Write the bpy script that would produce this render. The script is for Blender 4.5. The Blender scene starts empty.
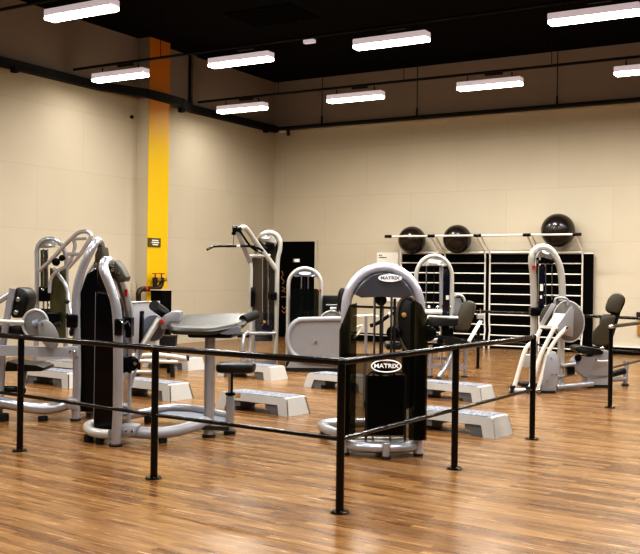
import bpy, math, random
from mathutils import Vector, Matrix
random.seed(7)
scn = bpy.context.scene
COL = scn.collection
V = Vector
PI = math.pi

# ------------------------------------------------------------------ camera model
FPX, TH, ROLL, CH = 969.0, 0.5444, 0.0136, 1.56
HF = V((-math.sin(TH), math.cos(TH), 0))      # horizontal forward
HR = V((math.cos(TH), math.sin(TH), 0))       # horizontal right
UP = V((0, 0, 1))
CAM = V((0, 0, CH))
cd = bpy.data.cameras.new('camera')
cam = bpy.data.objects.new('camera', cd)
COL.objects.link(cam)
cd.sensor_width = 36
cd.lens = FPX / 640 * 36
cam.matrix_world = Matrix.Translation(CAM) @ Matrix.Rotation(TH, 4, 'Z') @ Matrix.Rotation(PI / 2, 4, 'X') @ Matrix.Rotation(ROLL, 4, 'Z')
scn.camera = cam


def ray(px, py):
    x, y = (px - 320) / FPX, (py - 277) / FPX
    c, s = math.cos(-ROLL), math.sin(-ROLL)
    x, y = c * x - s * y, s * x + c * y
    return HR * x + HF - UP * y


def W(px, py, d):                    # survey point: image bearing + distance ahead
    return CAM + ray(px, py) * d


def G(px, py, z=0.0):                # on a horizontal plane
    r = ray(px, py)
    return CAM + r * ((z - CH) / r.z)


def QY(px, py, Y):
    r = ray(px, py)
    return CAM + r * (Y / r.y)


def QX(px, py, X):
    r = ray(px, py)
    return CAM + r * (X / r.x)


def GD(px, d, z=0.0):                # ground point at bearing px, distance d
    p = CAM + ray(px, 277 + ROLL * (px - 320)) * d
    return V((p.x, p.y, z))


# ------------------------------------------------------------------ materials
def mat(name, col, rough=.5, metal=0.0, coat=0.0, emis=None, estr=0, bump=0.0, bscale=200, var=0.0, spec=.5):
    m = bpy.data.materials.new(name)
    m.use_nodes = True
    nt = m.node_tree
    b = nt.nodes['Principled BSDF']
    b.inputs['Base Color'].default_value = (*col, 1)
    b.inputs['Roughness'].default_value = rough
    b.inputs['Metallic'].default_value = metal
    b.inputs['Coat Weight'].default_value = coat
    b.inputs['Specular IOR Level'].default_value = spec
    tc = nt.nodes.new('ShaderNodeTexCoord')
    nz = nt.nodes.new('ShaderNodeTexNoise')
    nz.inputs['Scale'].default_value = 6
    nz.inputs['Detail'].default_value = 4
    nt.links.new(tc.outputs['Object'], nz.inputs['Vector'])
    v = var if var else .06
    mp = nt.nodes.new('ShaderNodeMapRange')
    mp.inputs['To Min'].default_value = 1 - v
    mp.inputs['To Max'].default_value = 1 + v
    nt.links.new(nz.outputs['Fac'], mp.inputs['Value'])
    mx = nt.nodes.new('ShaderNodeVectorMath')
    mx.operation = 'SCALE'
    mx.inputs[0].default_value = col
    nt.links.new(mp.outputs['Result'], mx.inputs['Scale'])
    nt.links.new(mx.outputs['Vector'], b.inputs['Base Color'])
    if emis:
        b.inputs['Emission Color'].default_value = (*emis, 1)
        b.inputs['Emission Strength'].default_value = estr
    if bump:
        n2 = nt.nodes.new('ShaderNodeTexNoise')
        n2.inputs['Scale'].default_value = bscale
        nt.links.new(tc.outputs['Object'], n2.inputs['Vector'])
        bp = nt.nodes.new('ShaderNodeBump')
        bp.inputs['Strength'].default_value = bump
        nt.links.new(n2.outputs['Fac'], bp.inputs['Height'])
        nt.links.new(bp.outputs['Normal'], b.inputs['Normal'])
    return m


M = {}
M['silver'] = mat('silver_paint', (.50, .51, .56), .27, .6)
M['white'] = mat('pale_paint', (.56, .55, .52), .35, .3)
M['lilac'] = mat('pale_grey_paint', (.38, .38, .41), .4, .2)
M['greyp'] = mat('grey_panel', (.28, .275, .285), .45, .1)
M['cap'] = mat('charcoal_shell', (.12, .125, .15), .22, .35, coat=.5)
M['capl'] = mat('pewter_shell', (.30, .29, .26), .25, .5, coat=.4)
M['black'] = mat('black_gloss', (.004, .004, .005), .2, 0, spec=.35)
M['rail'] = mat('black_enamel', (.005, .0035, .003), .2, 0, spec=.5)
M['vinyl'] = mat('black_vinyl', (.010, .0095, .009), .38, 0, bump=.05)
M['taupe'] = mat('worn_dark_vinyl', (.085, .075, .055), .45)
M['padtop'] = mat('smooth_grey_vinyl', (.05, .046, .040), .38)
M['discgrey'] = mat('warm_grey_disc', (.21, .20, .185), .4, .2)
M['rubber'] = mat('black_rubber', (.012, .012, .012), .7)
M['chrome'] = mat('chrome', (.75, .75, .75), .12, 1)
M['stack'] = mat('weight_plate', (.010, .013, .032), .14, .2, coat=.5)
M['bluegrey'] = mat('blue_grey', (.22, .24, .29), .5, .1)
M['stepw'] = mat('step_shell', (.54, .53, .51), .45)
M['stepd'] = mat('step_riser', (.16, .16, .17), .6)
M['red'] = mat('red', (.45, .03, .03), .4)
M['brass'] = mat('brass', (.7, .45, .18), .3, .8)
M['yellow'] = mat('yellow_paint', (.74, .47, .008), .5)
M['rust'] = mat('dark_pipe', (.035, .016, .010), .4)
M['paper'] = mat('white_paper', (.85, .83, .78), .6)
M['ink'] = mat('dark_ink', (.03, .03, .03), .6)
M['green'] = mat('sign_green', (.10, .095, .03), .5)
M['orange'] = mat('orange_ink', (.65, .28, .10), .5)
M['logo'] = mat('white_print', (.9, .9, .92), .4, emis=(1, 1, 1), estr=.15)
M['ball'] = mat('gym_ball', (.022, .016, .013), .25, 0, coat=.25)
M['rung'] = mat('pale_rung', (.80, .78, .73), .35, .1)
M['fixture'] = mat('fixture_shell', (.75, .72, .78), .5, emis=(.9, .8, .85), estr=.32)
M['glow'] = mat('diffuser', (.9, .9, .85), .5, emis=(1, .96, .80), estr=14.0)
M['tray'] = mat('black_tray', (.006, .005, .005), .7)
M['hole'] = mat('matte_black', (.004, .004, .004), .8, spec=.1)
M['ceil'] = mat('black_ceiling', (.008, .006, .006), .95, spec=.1)
M['photo'] = mat('brown_print', (.30, .12, .06), .5)


M['archsilver'] = mat('bright_silver_paint', (.60, .60, .67), .3, .4)
M['faint'] = mat('faded_orange', (.30, .14, .06), .6)


def smoke(name, col, alpha, tint=(.42, .41, .38)):
    m = bpy.data.materials.new(name)
    m.use_nodes = True
    nt = m.node_tree
    out = nt.nodes['Material Output']
    nt.nodes.remove(nt.nodes['Principled BSDF'])
    tr = nt.nodes.new('ShaderNodeBsdfTransparent')
    tr.inputs['Color'].default_value = (*tint, 1)
    gl = nt.nodes.new('ShaderNodeBsdfPrincipled')
    gl.inputs['Base Color'].default_value = (*col, 1)
    gl.inputs['Roughness'].default_value = .12
    mx = nt.nodes.new('ShaderNodeMixShader')
    mx.inputs[0].default_value = alpha
    nt.links.new(tr.outputs[0], mx.inputs[1])
    nt.links.new(gl.outputs[0], mx.inputs[2])
    nt.links.new(mx.outputs[0], out.inputs['Surface'])
    return m


M['smoke'] = smoke('smoked_acrylic', (.02, .022, .02), .12, (.62, .60, .56))
M['smoked'] = smoke('dark_smoked_acrylic', (.010, .014, .012), .48)
M['smokem'] = smoke('olive_smoked_acrylic', (.03, .03, .02), .25, (.45, .43, .33))
M['olive'] = smoke('olive_acrylic', (.10, .095, .045), .8)
M['brownp'] = smoke('brown_acrylic', (.10, .08, .06), .78)


def wall_mat():
    m = bpy.data.materials.new('painted_wall_upper_shade')
    m.use_nodes = True
    nt = m.node_tree
    b = nt.nodes['Principled BSDF']
    b.inputs['Roughness'].default_value = .75
    b.inputs['Specular IOR Level'].default_value = .25
    g = nt.nodes.new('ShaderNodeNewGeometry')
    s = nt.nodes.new('ShaderNodeSeparateXYZ')
    nt.links.new(g.outputs['Position'], s.inputs[0])
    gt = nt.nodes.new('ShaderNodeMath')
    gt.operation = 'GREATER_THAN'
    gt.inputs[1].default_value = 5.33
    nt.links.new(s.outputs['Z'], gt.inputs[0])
    # faint wide block courses
    ad = nt.nodes.new('ShaderNodeMath')
    ad.operation = 'ADD'
    nt.links.new(s.outputs['X'], ad.inputs[0])
    nt.links.new(s.outputs['Y'], ad.inputs[1])
    cb = nt.nodes.new('ShaderNodeCombineXYZ')
    nt.links.new(ad.outputs[0], cb.inputs[0])
    nt.links.new(s.outputs['Z'], cb.inputs[1])
    br = nt.nodes.new('ShaderNodeTexBrick')
    br.inputs['Scale'].default_value = 1
    br.inputs['Brick Width'].default_value = 2.4
    br.inputs['Row Height'].default_value = 1.2
    br.inputs['Mortar Size'].default_value = .008
    br.offset = .5
    br.inputs['Color1'].default_value = (.60, .54, .435, 1)
    br.inputs['Color2'].default_value = (.585, .525, .42, 1)
    br.inputs['Mortar'].default_value = (.545, .487, .39, 1)
    nt.links.new(cb.outputs[0], br.inputs['Vector'])
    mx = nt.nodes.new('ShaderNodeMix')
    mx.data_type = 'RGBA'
    mx.inputs['B'].default_value = (.36, .295, .25, 1)  # upper wall: shade above the lamps is put into this darker colour
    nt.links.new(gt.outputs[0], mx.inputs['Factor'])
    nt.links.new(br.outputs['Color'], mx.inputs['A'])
    nz = nt.nodes.new('ShaderNodeTexNoise')
    nz.inputs['Scale'].default_value = .9
    nz.inputs['Detail'].default_value = 5
    mp = nt.nodes.new('ShaderNodeMapRange')
    mp.inputs['To Min'].default_value = .93
    mp.inputs['To Max'].default_value = 1.05
    nt.links.new(g.outputs['Position'], nz.inputs['Vector'])
    nt.links.new(nz.outputs['Fac'], mp.inputs['Value'])
    vm = nt.nodes.new('ShaderNodeVectorMath')
    vm.operation = 'SCALE'
    nt.links.new(mx.outputs['Result'], vm.inputs[0])
    nt.links.new(mp.outputs['Result'], vm.inputs['Scale'])
    nt.links.new(vm.outputs['Vector'], b.inputs['Base Color'])
    return m


def floor_mat():
    m = bpy.data.materials.new('oak_laminate')
    m.use_nodes = True
    nt = m.node_tree
    L = nt.links.new
    b = nt.nodes['Principled BSDF']
    tc = nt.nodes.new('ShaderNodeNewGeometry')
    mp = nt.nodes.new('ShaderNodeMapping')
    mp.inputs['Rotation'].default_value = (0, 0, .07)
    L(tc.outputs['Position'], mp.inputs['Vector'])
    br = nt.nodes.new('ShaderNodeTexBrick')
    br.inputs['Scale'].default_value = 1
    br.inputs['Brick Width'].default_value = .9
    br.inputs['Row Height'].default_value = .068
    br.inputs['Mortar Size'].default_value = .0012
    br.inputs['Mortar Smooth'].default_value = .3
    br.inputs['Color1'].default_value = (0, 0, 0, 1)
    br.inputs['Color2'].default_value = (1, 1, 1, 1)
    br.inputs['Mortar'].default_value = (.1, .1, .1, 1)
    br.offset = .37
    L(mp.outputs[0], br.inputs['Vector'])
    st = nt.nodes.new('ShaderNodeMapping')
    st.inputs['Scale'].default_value = (1.6, 26, 1)
    L(mp.outputs[0], st.inputs['Vector'])
    n1 = nt.nodes.new('ShaderNodeTexNoise')
    n1.inputs['Scale'].default_value = 1.6
    n1.inputs['Detail'].default_value = 7
    n1.inputs['Roughness'].default_value = .65
    n1.inputs['Distortion'].default_value = .6
    L(st.outputs[0], n1.inputs['Vector'])
    n2 = nt.nodes.new('ShaderNodeTexNoise')
    n2.inputs['Scale'].default_value = .7
    n2.inputs['Detail'].default_value = 3
    L(mp.outputs[0], n2.inputs['Vector'])
    a = nt.nodes.new('ShaderNodeMath')
    a.operation = 'MULTIPLY_ADD'
    a.inputs[1].default_value = .34
    L(br.outputs['Color'], a.inputs[0])
    s1 = nt.nodes.new('ShaderNodeMath')
    s1.operation = 'MULTIPLY_ADD'
    s1.inputs[1].default_value = 1.08
    s1.inputs[2].default_value = -.30
    L(n1.outputs['Fac'], s1.inputs[0])
    L(s1.outputs[0], a.inputs[2])
    a2 = nt.nodes.new('ShaderNodeMath')
    a2.operation = 'MULTIPLY_ADD'
    a2.inputs[1].default_value = .3
    L(n2.outputs['Fac'], a2.inputs[0])
    L(a.outputs[0], a2.inputs[2])
    cr = nt.nodes.new('ShaderNodeValToRGB')
    e = cr.color_ramp.elements
    e[0].position = .18
    e[0].color = (.068, .026, .009, 1)
    e[1].position = .95
    e[1].color = (.42, .255, .115, 1)
    k = e.new(.42)
    k.color = (.180, .087, .031, 1)
    k = e.new(.65)
    k.color = (.295, .160, .063, 1)
    L(a2.outputs[0], cr.inputs[0])
    L(cr.outputs[0], b.inputs['Base Color'])
    rr = nt.nodes.new('ShaderNodeMapRange')
    rr.inputs['To Min'].default_value = .16
    rr.inputs['To Max'].default_value = .34
    L(n1.outputs['Fac'], rr.inputs['Value'])
    L(rr.outputs['Result'], b.inputs['Roughness'])
    bp = nt.nodes.new('ShaderNodeBump')
    bp.inputs['Strength'].default_value = .06
    bp.inputs['Distance'].default_value = .01
    L(n1.outputs['Fac'], bp.inputs['Height'])
    L(bp.outputs['Normal'], b.inputs['Normal'])
    return m


def tread_mat():
    m = mat('step_tread', (.20, .21, .25), .7)
    nt = m.node_tree
    b = nt.nodes['Principled BSDF']
    tc = nt.nodes.new('ShaderNodeTexCoord')
    vo = nt.nodes.new('ShaderNodeTexVoronoi')
    vo.inputs['Scale'].default_value = 26
    nt.links.new(tc.outputs['Object'], vo.inputs['Vector'])
    cr = nt.nodes.new('ShaderNodeValToRGB')
    cr.color_ramp.elements[0].position = .25
    cr.color_ramp.elements[0].color = (.45, .45, .46, 1)
    cr.color_ramp.elements[1].position = .45
    cr.color_ramp.elements[1].color = (.17, .185, .23, 1)
    nt.links.new(vo.outputs['Distance'], cr.inputs[0])
    nt.links.new(cr.outputs[0], b.inputs['Base Color'])
    return m


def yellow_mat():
    m = mat('yellow_pier_shaded_top', (.74, .47, .008), .5)
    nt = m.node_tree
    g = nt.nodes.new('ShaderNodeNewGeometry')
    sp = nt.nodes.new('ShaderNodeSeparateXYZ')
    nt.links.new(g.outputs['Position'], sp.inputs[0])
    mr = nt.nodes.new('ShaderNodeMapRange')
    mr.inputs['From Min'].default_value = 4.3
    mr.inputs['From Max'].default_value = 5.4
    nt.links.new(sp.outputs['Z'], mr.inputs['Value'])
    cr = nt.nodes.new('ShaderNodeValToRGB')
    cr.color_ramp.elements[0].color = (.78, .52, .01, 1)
    cr.color_ramp.elements[1].color = (.66, .24, .012, 1)  # orange top: the dimmer, warmer light up there is put into the colour
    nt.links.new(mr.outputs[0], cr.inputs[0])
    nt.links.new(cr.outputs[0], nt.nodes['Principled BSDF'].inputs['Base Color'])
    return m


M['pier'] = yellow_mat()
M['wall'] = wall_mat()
M['floor'] = floor_mat()
M['tread'] = tread_mat()


# ------------------------------------------------------------------ mesh builder
class MB:
    def __init__(s):
        s.v, s.f, s.cut = [], [], []

    def add(s, vs, fs):
        n = len(s.v)
        s.cut.append((n, len(s.f), len(vs), len(fs)))
        s.v += [V(a) for a in vs]
        s.f += [[i + n for i in f] for f in fs]
        return s

    def prism(s, poly, vec, bev=0.0):
        vec = V(vec)
        poly = [V(p) for p in poly]
        n = len(poly)
        c = sum(poly, V()) / n
        R = max((p - c).length for p in poly)
        T = vec.length
        if bev:
            k = 1 - bev / R
            t = min(.45, bev / T)
            lay = [(0, k), (t * .3, 1 - (1 - k) * .3), (t, 1), (1 - t, 1), (1 - t * .3, 1 - (1 - k) * .3), (1, k)]
        else:
            lay = [(0, 1), (1, 1)]
        vs = []
        for t, k in lay:
            vs += [c + (p - c) * k + vec * t for p in poly]
        fs = [list(range(n))[::-1], [i + n * (len(lay) - 1) for i in range(n)]]
        for j in range(len(lay) - 1):
            for i in range(n):
                a, b_ = j * n + i, j * n + (i + 1) % n
                fs.append([a, b_, b_ + n, a + n])
        nrm = V()
        for i in range(n):
            nrm += (poly[i] - c).cross(poly[(i + 1) % n] - c)
        if nrm.dot(vec) < 0:
            fs = [f[::-1] for f in fs]
        return s.add(vs, fs)

    def box(s, c, sx, sy, sz, ax=None, ay=None, az=None, bev=0.0):
        c = V(c)
        ax = V(ax) if ax else V((1, 0, 0))
        ay = V(ay) if ay else V((0, 1, 0))
        az = V(az) if az else UP
        ax, ay, az = ax.normalized(), ay.normalized(), az.normalized()
        b = c - az * sz / 2
        p = [b + ax * (i * sx / 2) + ay * (j * sy / 2) for i, j in ((-1, -1), (1, -1), (1, 1), (-1, 1))]
        return s.prism(p, az * sz, bev)

    def bar(s, p0, p1, w, h, side=None, bev=0.0):          # rectangular bar between points
        p0, p1 = V(p0), V(p1)
        d = (p1 - p0).normalized()
        sd = V(side) if side else d.cross(UP)
        if sd.length < .01:
            sd = V((1, 0, 0))
        sd = (sd - d * sd.dot(d)).normalized()
        u = d.cross(sd).normalized()
        p = [p0 + sd * (i * w / 2) + u * (j * h / 2) for i, j in ((-1, -1), (1, -1), (1, 1), (-1, 1))]
        return s.prism(p, p1 - p0, bev)

    def tube(s, pts, r, n=12, closed=False, smooth=0, flat=1.0, fdir=None):
        pts = [V(p) for p in pts]
        if smooth:
            out = []
            m = len(pts)
            rng = m if closed else m - 1
            for i in range(rng):
                g = lambda k: pts[k % m] if closed else pts[max(0, min(m - 1, k))]
                a, b, c, d = g(i - 1), g(i), g(i + 1), g(i + 2)
                for q in range(smooth):
                    t = q / smooth
                    out.append(.5 * ((2 * b) + (c - a) * t + (2 * a - 5 * b + 4 * c - d) * t * t + (3 * b - a - 3 * c + d) * t ** 3))
            if not closed:
                out.append(pts[-1])
            pts = out
        m = len(pts)
        rs = r if isinstance(r, (list, tuple)) else [r] * m
        if len(rs) != m:
            rs = [rs[0] + (rs[-1] - rs[0]) * i / (m - 1) for i in range(m)]
        tg = []
        for i in range(m):
            a = pts[(i - 1) % m] if closed or i > 0 else pts[0]
            b = pts[(i + 1) % m] if closed or i < m - 1 else pts[-1]
            tg.append((b - a).normalized())
        nn = V(fdir) if fdir else (V((0, 0, 1)) if abs(tg[0].z) < .9 else V((1, 0, 0)))
        nn = (nn - tg[0] * nn.dot(tg[0])).normalized()
        vs = []
        for i in range(m):
            nn = (V(fdir) if fdir else nn)
            nn = (nn - tg[i] * nn.dot(tg[i]))
            nn = nn.normalized()
            bb = tg[i].cross(nn)
            for k in range(n):
                a = 2 * PI * k / n
                vs.append(pts[i] + (nn * math.cos(a) * flat + bb * math.sin(a)) * rs[i])
        fs = []
        for i in range(m if closed else m - 1):
            j = (i + 1) % m
            for k in range(n):
                k2 = (k + 1) % n
                fs.append([i * n + k, i * n + k2, j * n + k2, j * n + k])
        if not closed:
            fs.append(list(range(n))[::-1])
            fs.append([(m - 1) * n + k for k in range(n)])
        return s.add(vs, fs)

    def cyl(s, p0, p1, r, n=20, r2=None):
        p0, p1 = V(p0), V(p1)
        r2 = r if r2 is None else r2
        L = (p1 - p0).length
        e = min(.15 * min(r, r2), L * .3)
        d = (p1 - p0).normalized()
        return s.tube([p0, p0 + d * e * .05, p0 + d * e, p1 - d * e, p1 - d * e * .05, p1], [r - e, r - e * .8, r, r2, r2 - e * .8, r2 - e], n)

    def ball(s, c, r, n=32, m=20, sz=1.0):
        c = V(c)
        vs = [c + V((0, 0, -r * sz))]
        for j in range(1, m):
            a = -PI / 2 + PI * j / m
            for i in range(n):
                vs.append(c + V((math.cos(a) * math.cos(2 * PI * i / n) * r, math.cos(a) * math.sin(2 * PI * i / n) * r, math.sin(a) * r * sz)))
        vs.append(c + V((0, 0, r * sz)))
        fs = []
        for i in range(n):
            fs.append([0, 1 + (i + 1) % n, 1 + i])
            fs.append([len(vs) - 1, 1 + (m - 2) * n + i, 1 + (m - 2) * n + (i + 1) % n])
        for j in range(m - 2):
            for i in range(n):
                a, b = 1 + j * n + i, 1 + j * n + (i + 1) % n
                fs.append([a, b, b + n, a + n])
        return s.add(vs, fs)

    def build(s, name, material, parent=None):
        if parent is not None:
            o0 = parent_world(parent)
            c = sum(s.v, V()) / len(s.v)
        else:
            o0 = V()
            lo = V((min(v.x for v in s.v), min(v.y for v in s.v), min(v.z for v in s.v)))
            hi = V((max(v.x for v in s.v), max(v.y for v in s.v), max(v.z for v in s.v)))
            c = (lo + hi) / 2
            c.z = lo.z
        me = bpy.data.meshes.new(name)
        me.from_pydata([v - c for v in s.v], [], s.f)
        me.update()
        for p in me.polygons:
            p.use_smooth = True
        me.set_sharp_from_angle(angle=math.radians(38))
        me.materials.append(M[material])
        o = bpy.data.objects.new(name, me)
        COL.objects.link(o)
        o.location = c - o0
        if parent is not None:
            o.parent = parent
        return o


def parent_world(o):
    w = V()
    while o is not None:
        w += o.location
        o = o.parent
    return w


def tag(o, label=None, cat=None, group=None, kind=None):
    if label:
        o['label'] = label
    if cat:
        o['category'] = cat
    if group:
        o['group'] = group
    if kind:
        o['kind'] = kind
    return o


def thing(name, label, cat, loc, group=None):
    o = bpy.data.objects.new(name, None)
    o.empty_display_size = .1
    COL.objects.link(o)
    o.location = loc
    return tag(o, label, cat, group)


def P(name, material, parent, fn=None, **k):
    mb = MB()
    res = fn(mb)
    if isinstance(res, (tuple, list)):                    # several pieces: each its own object
        out = None
        for v0, f0, nv, nf in mb.cut:
            q = MB()
            q.v = mb.v[v0:v0 + nv]
            q.f = [[i - v0 for i in f] for f in mb.f[f0:f0 + nf]]
            o = q.build(name, material, parent)
            out = out or o
        return out
    return mb.build(name, material, parent)


def ell(cx, cy, rx, ry, n=28, rot=0):
    c, s_ = math.cos(rot), math.sin(rot)
    return [(cx + rx * math.cos(2 * PI * i / n) * c - ry * math.sin(2 * PI * i / n) * s_,
             cy + rx * math.cos(2 * PI * i / n) * s_ + ry * math.sin(2 * PI * i / n) * c) for i in range(n)]


def WP(pts, d):
    return [W(x, y, d) for x, y in pts]


def rnd(pts, r, n=5):                                     # round the corners of a 2-D outline
    out = []
    m = len(pts)
    for i in range(m):
        p, a, b = V(pts[i]), V(pts[i - 1]), V(pts[(i + 1) % m])
        ra = min(r, (a - p).length * .45)
        rb = min(r, (b - p).length * .45)
        p0 = p + (a - p).normalized() * ra
        p1 = p + (b - p).normalized() * rb
        for k in range(n + 1):
            t = k / n
            out.append(tuple(p0 * (1 - t) ** 2 + p * 2 * t * (1 - t) + p1 * t * t))
    return out


def feet(parent, pts, r=.035, h=.03):
    for p in pts:
        p = V(p)
        P('rubber_foot', 'rubber', parent, lambda m: m.cyl((p.x, p.y, 0), (p.x, p.y, h), r * 1.15, 16, r))


# ------------------------------------------------------------------ the setting
XL, YB, ZC = -14.15, 21.0, 6.62
XR, YF = 8.0, -5.0
o = P('floor', 'floor', None, lambda m: m.box(((XL + XR) / 2, (YB + YF) / 2, -.05), XR - XL + .4, YB - YF + .4, .1))
tag(o, 'warm oak laminate strip floor', 'floor', kind='structure')
o = P('ceiling', 'ceil', None, lambda m: m.box(((XL + XR) / 2, (YB + YF) / 2, ZC + .05), XR - XL + .4, YB - YF + .4, .1))
tag(o, 'black painted ceiling', 'ceiling', kind='structure')
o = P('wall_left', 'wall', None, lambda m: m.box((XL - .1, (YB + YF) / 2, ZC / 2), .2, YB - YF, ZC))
tag(o, 'cream left wall, shade put into its colour above the tray', 'wall', kind='structure')
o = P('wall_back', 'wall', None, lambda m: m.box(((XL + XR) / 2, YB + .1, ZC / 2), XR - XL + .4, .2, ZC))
tag(o, 'cream back wall, shade put into its colour above the pipe', 'wall', kind='structure')


def bb(m):
    xa = QY(318, 300, YB).x
    m.box(((xa + XR) / 2, YB - .02, .07), XR - xa, .04, .14)


o = P('baseboard_back', 'hole', None, bb)
tag(o, 'black skirting along the back wall', 'baseboard', kind='structure')
o = P('trim_1', 'rung', None, lambda m: m.box(((QY(318, 300, YB).x + XR) / 2, YB - .025, .165), XR - QY(318, 300, YB).x, .05, .03))
tag(o, 'white strip on top of the skirting', 'trim', kind='structure')
o = P('baseboard_left', 'wall', None, lambda m: m.box((XL + .01, (YB + YF) / 2, .05), .02, YB - YF, .1))
tag(o, 'cream skirting along the left wall', 'baseboard', kind='structure')

# yellow pilaster on the left wall
pil = thing('pilaster', 'projecting wall pier with a yellow painted face', 'pillar', (XL + .16, 16.05, 0))
del pil['label'], pil['category']
pil.name = 'trim_2'
pil['kind'] = 'structure'
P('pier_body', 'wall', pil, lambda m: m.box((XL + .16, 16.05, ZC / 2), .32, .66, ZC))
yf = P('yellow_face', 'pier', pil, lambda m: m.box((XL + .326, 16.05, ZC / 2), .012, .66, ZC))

# dark door with pale frame on the back wall
xa, xb = QY(276, 300, YB).x, QY(315.6, 300, YB).x
dt = 2.46
o = P('door_1', 'hole', None, lambda m: m.box(((xa + xb) / 2, YB - .02, dt / 2), xb - xa, .04, dt))
tag(o, 'black door in pale frame near the room corner', 'door', kind='structure')


def dfr(m):
    for x in (xa - .03, xb + .03):
        m.box((x, YB - .04, dt / 2), .06, .08, dt)
    m.box(((xa + xb) / 2, YB - .04, dt + .03), xb - xa + .12, .08, .06)


P('door_frame', 'wall', o, dfr)


def squig(m):
    for pts in ([(281.5, 271), (283, 274), (281.5, 278), (284, 281), (282.5, 284)], [(282, 287), (285, 289), (282, 291), (285.5, 292)],
                [(281.5, 297), (286.5, 297)], [(282, 306), (284, 309), (286.5, 306)], [(282, 310.5), (284, 313), (286.5, 310.5)]):
        m.tube([QY(x, y, YB - .05) for x, y in pts], .014, 6, smooth=4)


P('orange_lettering', 'faint', o, squig)
t = thing('door_sign', 'small grey plate sign with white mark on the black door', 'sign', QY(297.5, 264, YB - .06))
P('sign_plate', 'greyp', t, lambda m: m.box(QY(296.5, 260.5, YB - .06), .20, .02, .10))
P('arrow_mark', 'logo', t, lambda m: m.prism([QY(x, y, YB - .075) for x, y in ((293.8, 260.5), (295.3, 259), (299.5, 259), (299.5, 262), (295.3, 262))], (0, -.004, 0)))

# ------------------------------------------------------------------ ceiling services
ZL = 4.9
lights = [('A', 242, 109.5, 'smallest strip light, leftmost of the row nearest the back wall'),
          ('A', 355.3, 98.5, 'strip light second from the left in the row nearest the back wall'),
          ('A', 489.5, 82.5, 'strip light in the row nearest the back wall, high above the wall bars'),
          ('A', 652, 66.5, 'strip light in the row nearest the back wall, cut by the right picture edge'),
          ('B', 120, 80.5, 'strip light hanging in front of the yellow pier'),
          ('B', 240.5, 61.5, 'strip light just right of the yellow pier in the middle row'),
          ('B', 391, 37, 'strip light in the middle row, nearest the picture centre at the top'),
          ('B', 594, 10, 'largest strip light, at the upper right corner'),
          ('C', 81, 10.5, 'strip light at the upper left corner, nearest row')]
rows = {'A': 17.6, 'B': 13.7, 'C': 10.0}
rowz = {}
for r, px, py, lab in lights:
    Y = rows[r]
    c = QY(px, py, Y)
    rowz.setdefault(r, []).append(c.z)
for r in rowz:
    rowz[r] = sum(rowz[r]) / len(rowz[r])
print('ROWZ', rowz)


def fixture(c, lab):
    L, w = 1.29, .19
    t = thing('strip_light', lab, 'ceiling light', (c.x, c.y, c.z), 'fluorescent strip lights')
    P('housing', 'fixture', t, lambda m: m.box((c.x, c.y, c.z + .030), L, w, .10, bev=.014))
    P('diffuser', 'glow', t, lambda m: m.box((c.x, c.y, c.z - .047), L * .99, w * .96, .054, bev=.012))
    for sx in (-.45, .45):
        P('hanger', 'tray', t, lambda m: m.cyl((c.x + sx, c.y, c.z + .08), (c.x + sx, c.y, c.z + .19), .012, 8))
    P('junction_box', 'tray', t, lambda m: m.box((c.x + .05, c.y + .085, c.z + .225), .34, .08, .08))
    return t


for r, px, py, lab in lights:
    c = QY(px, py, rows[r])
    c.z = rowz[r]
    c.x = CAM.x + ray(px, py).x * (rows[r] / ray(px, py).y)
    fixture(c, lab)

for r, lab in (('A', 'black lighting conduit in the farthest row'), ('B', 'black lighting conduit in the middle row, ending at the yellow pier'), ('C', 'black lighting conduit in the nearest row, upper left')):
    z = rowz[r] + .23
    Y = rows[r]
    x0 = XL + .16
    x1 = 2.0
    t = thing('light_conduit', lab, 'conduit', ((x0 + x1) / 2, Y, z), 'lighting conduits under the ceiling')
    P('conduit_tube', 'tray', t, lambda m: m.tube([(x0, Y, z), (x1, Y, z)], .026, 8))
    for k in range(5):
        x = x0 + 2.2 + k * 3.05
        if x < x1:
            P('drop_wire', 'tray', t, lambda m: m.cyl((x, Y, z), (x, Y, ZC), .007, 6))

# pipe along the back wall with hanger wires
zp = QY(480, 112, YB - .15).z
zp = (QY(320, 125, YB - .15).z + QY(560, 105.5, YB - .15).z) / 2
t = thing('wall_pipe', 'black pipe hung along the back wall under the band coloured as shade', 'pipe', (-5, YB - .15, zp))
P('pipe_run', 'tray', t, lambda m: m.tube([(XL + .1, YB - .15, zp), (XR, YB - .15, zp)], .035, 10))
for px in (322, 417, 557):
    q = QY(px, 110, YB - .15)
    P('drop_wire', 'tray', t, lambda m: (m.cyl((q.x, q.y, zp), (q.x, q.y, ZC), .010, 6), m.cyl((q.x, q.y, zp + .02), (q.x, q.y, zp + .22), .022, 8)))
P('wall_strip', 'wall', t, lambda m: m.box((-3, YB - .04, zp - .07), 22, .08, .03))

# cable tray along the left wall, stepping round the pier
zt = 5.37
t = thing('cable_tray', 'thick black cable tray along the left wall bending round the yellow pier', 'cable tray', (XL + .1, 12, zt))


def trayf(m):
    pts = [(XL + .1, -2, zt), (XL + .1, 14.4, zt), (XL + .44, 15.5, zt), (XL + .44, 16.6, zt), (XL + .1, 17.4, zt), (XL + .1, YB - .1, zt)]
    for a, b in zip(pts, pts[1:]):
        m.bar(a, b, .14, .16, bev=.01)


P('tray_run', 'tray', t, trayf)
for y in (6, 12.2, 16.95, 20.3):
    P('tray_bracket', 'tray', t, lambda m: m.box((XL + .2, y, zt - .11), .12, .10, .10, bev=.01))
P('coupling_body', 'rung', t, lambda m: m.cyl(QY(280, 131.5, YB - .3), QY(287, 131.5, YB - .3), .03))
P('sprinkler_head', 'rust', t, lambda m: m.cyl(QY(288, 130, YB - .3), QY(288.4, 135.5, YB - .3), .045))

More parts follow.
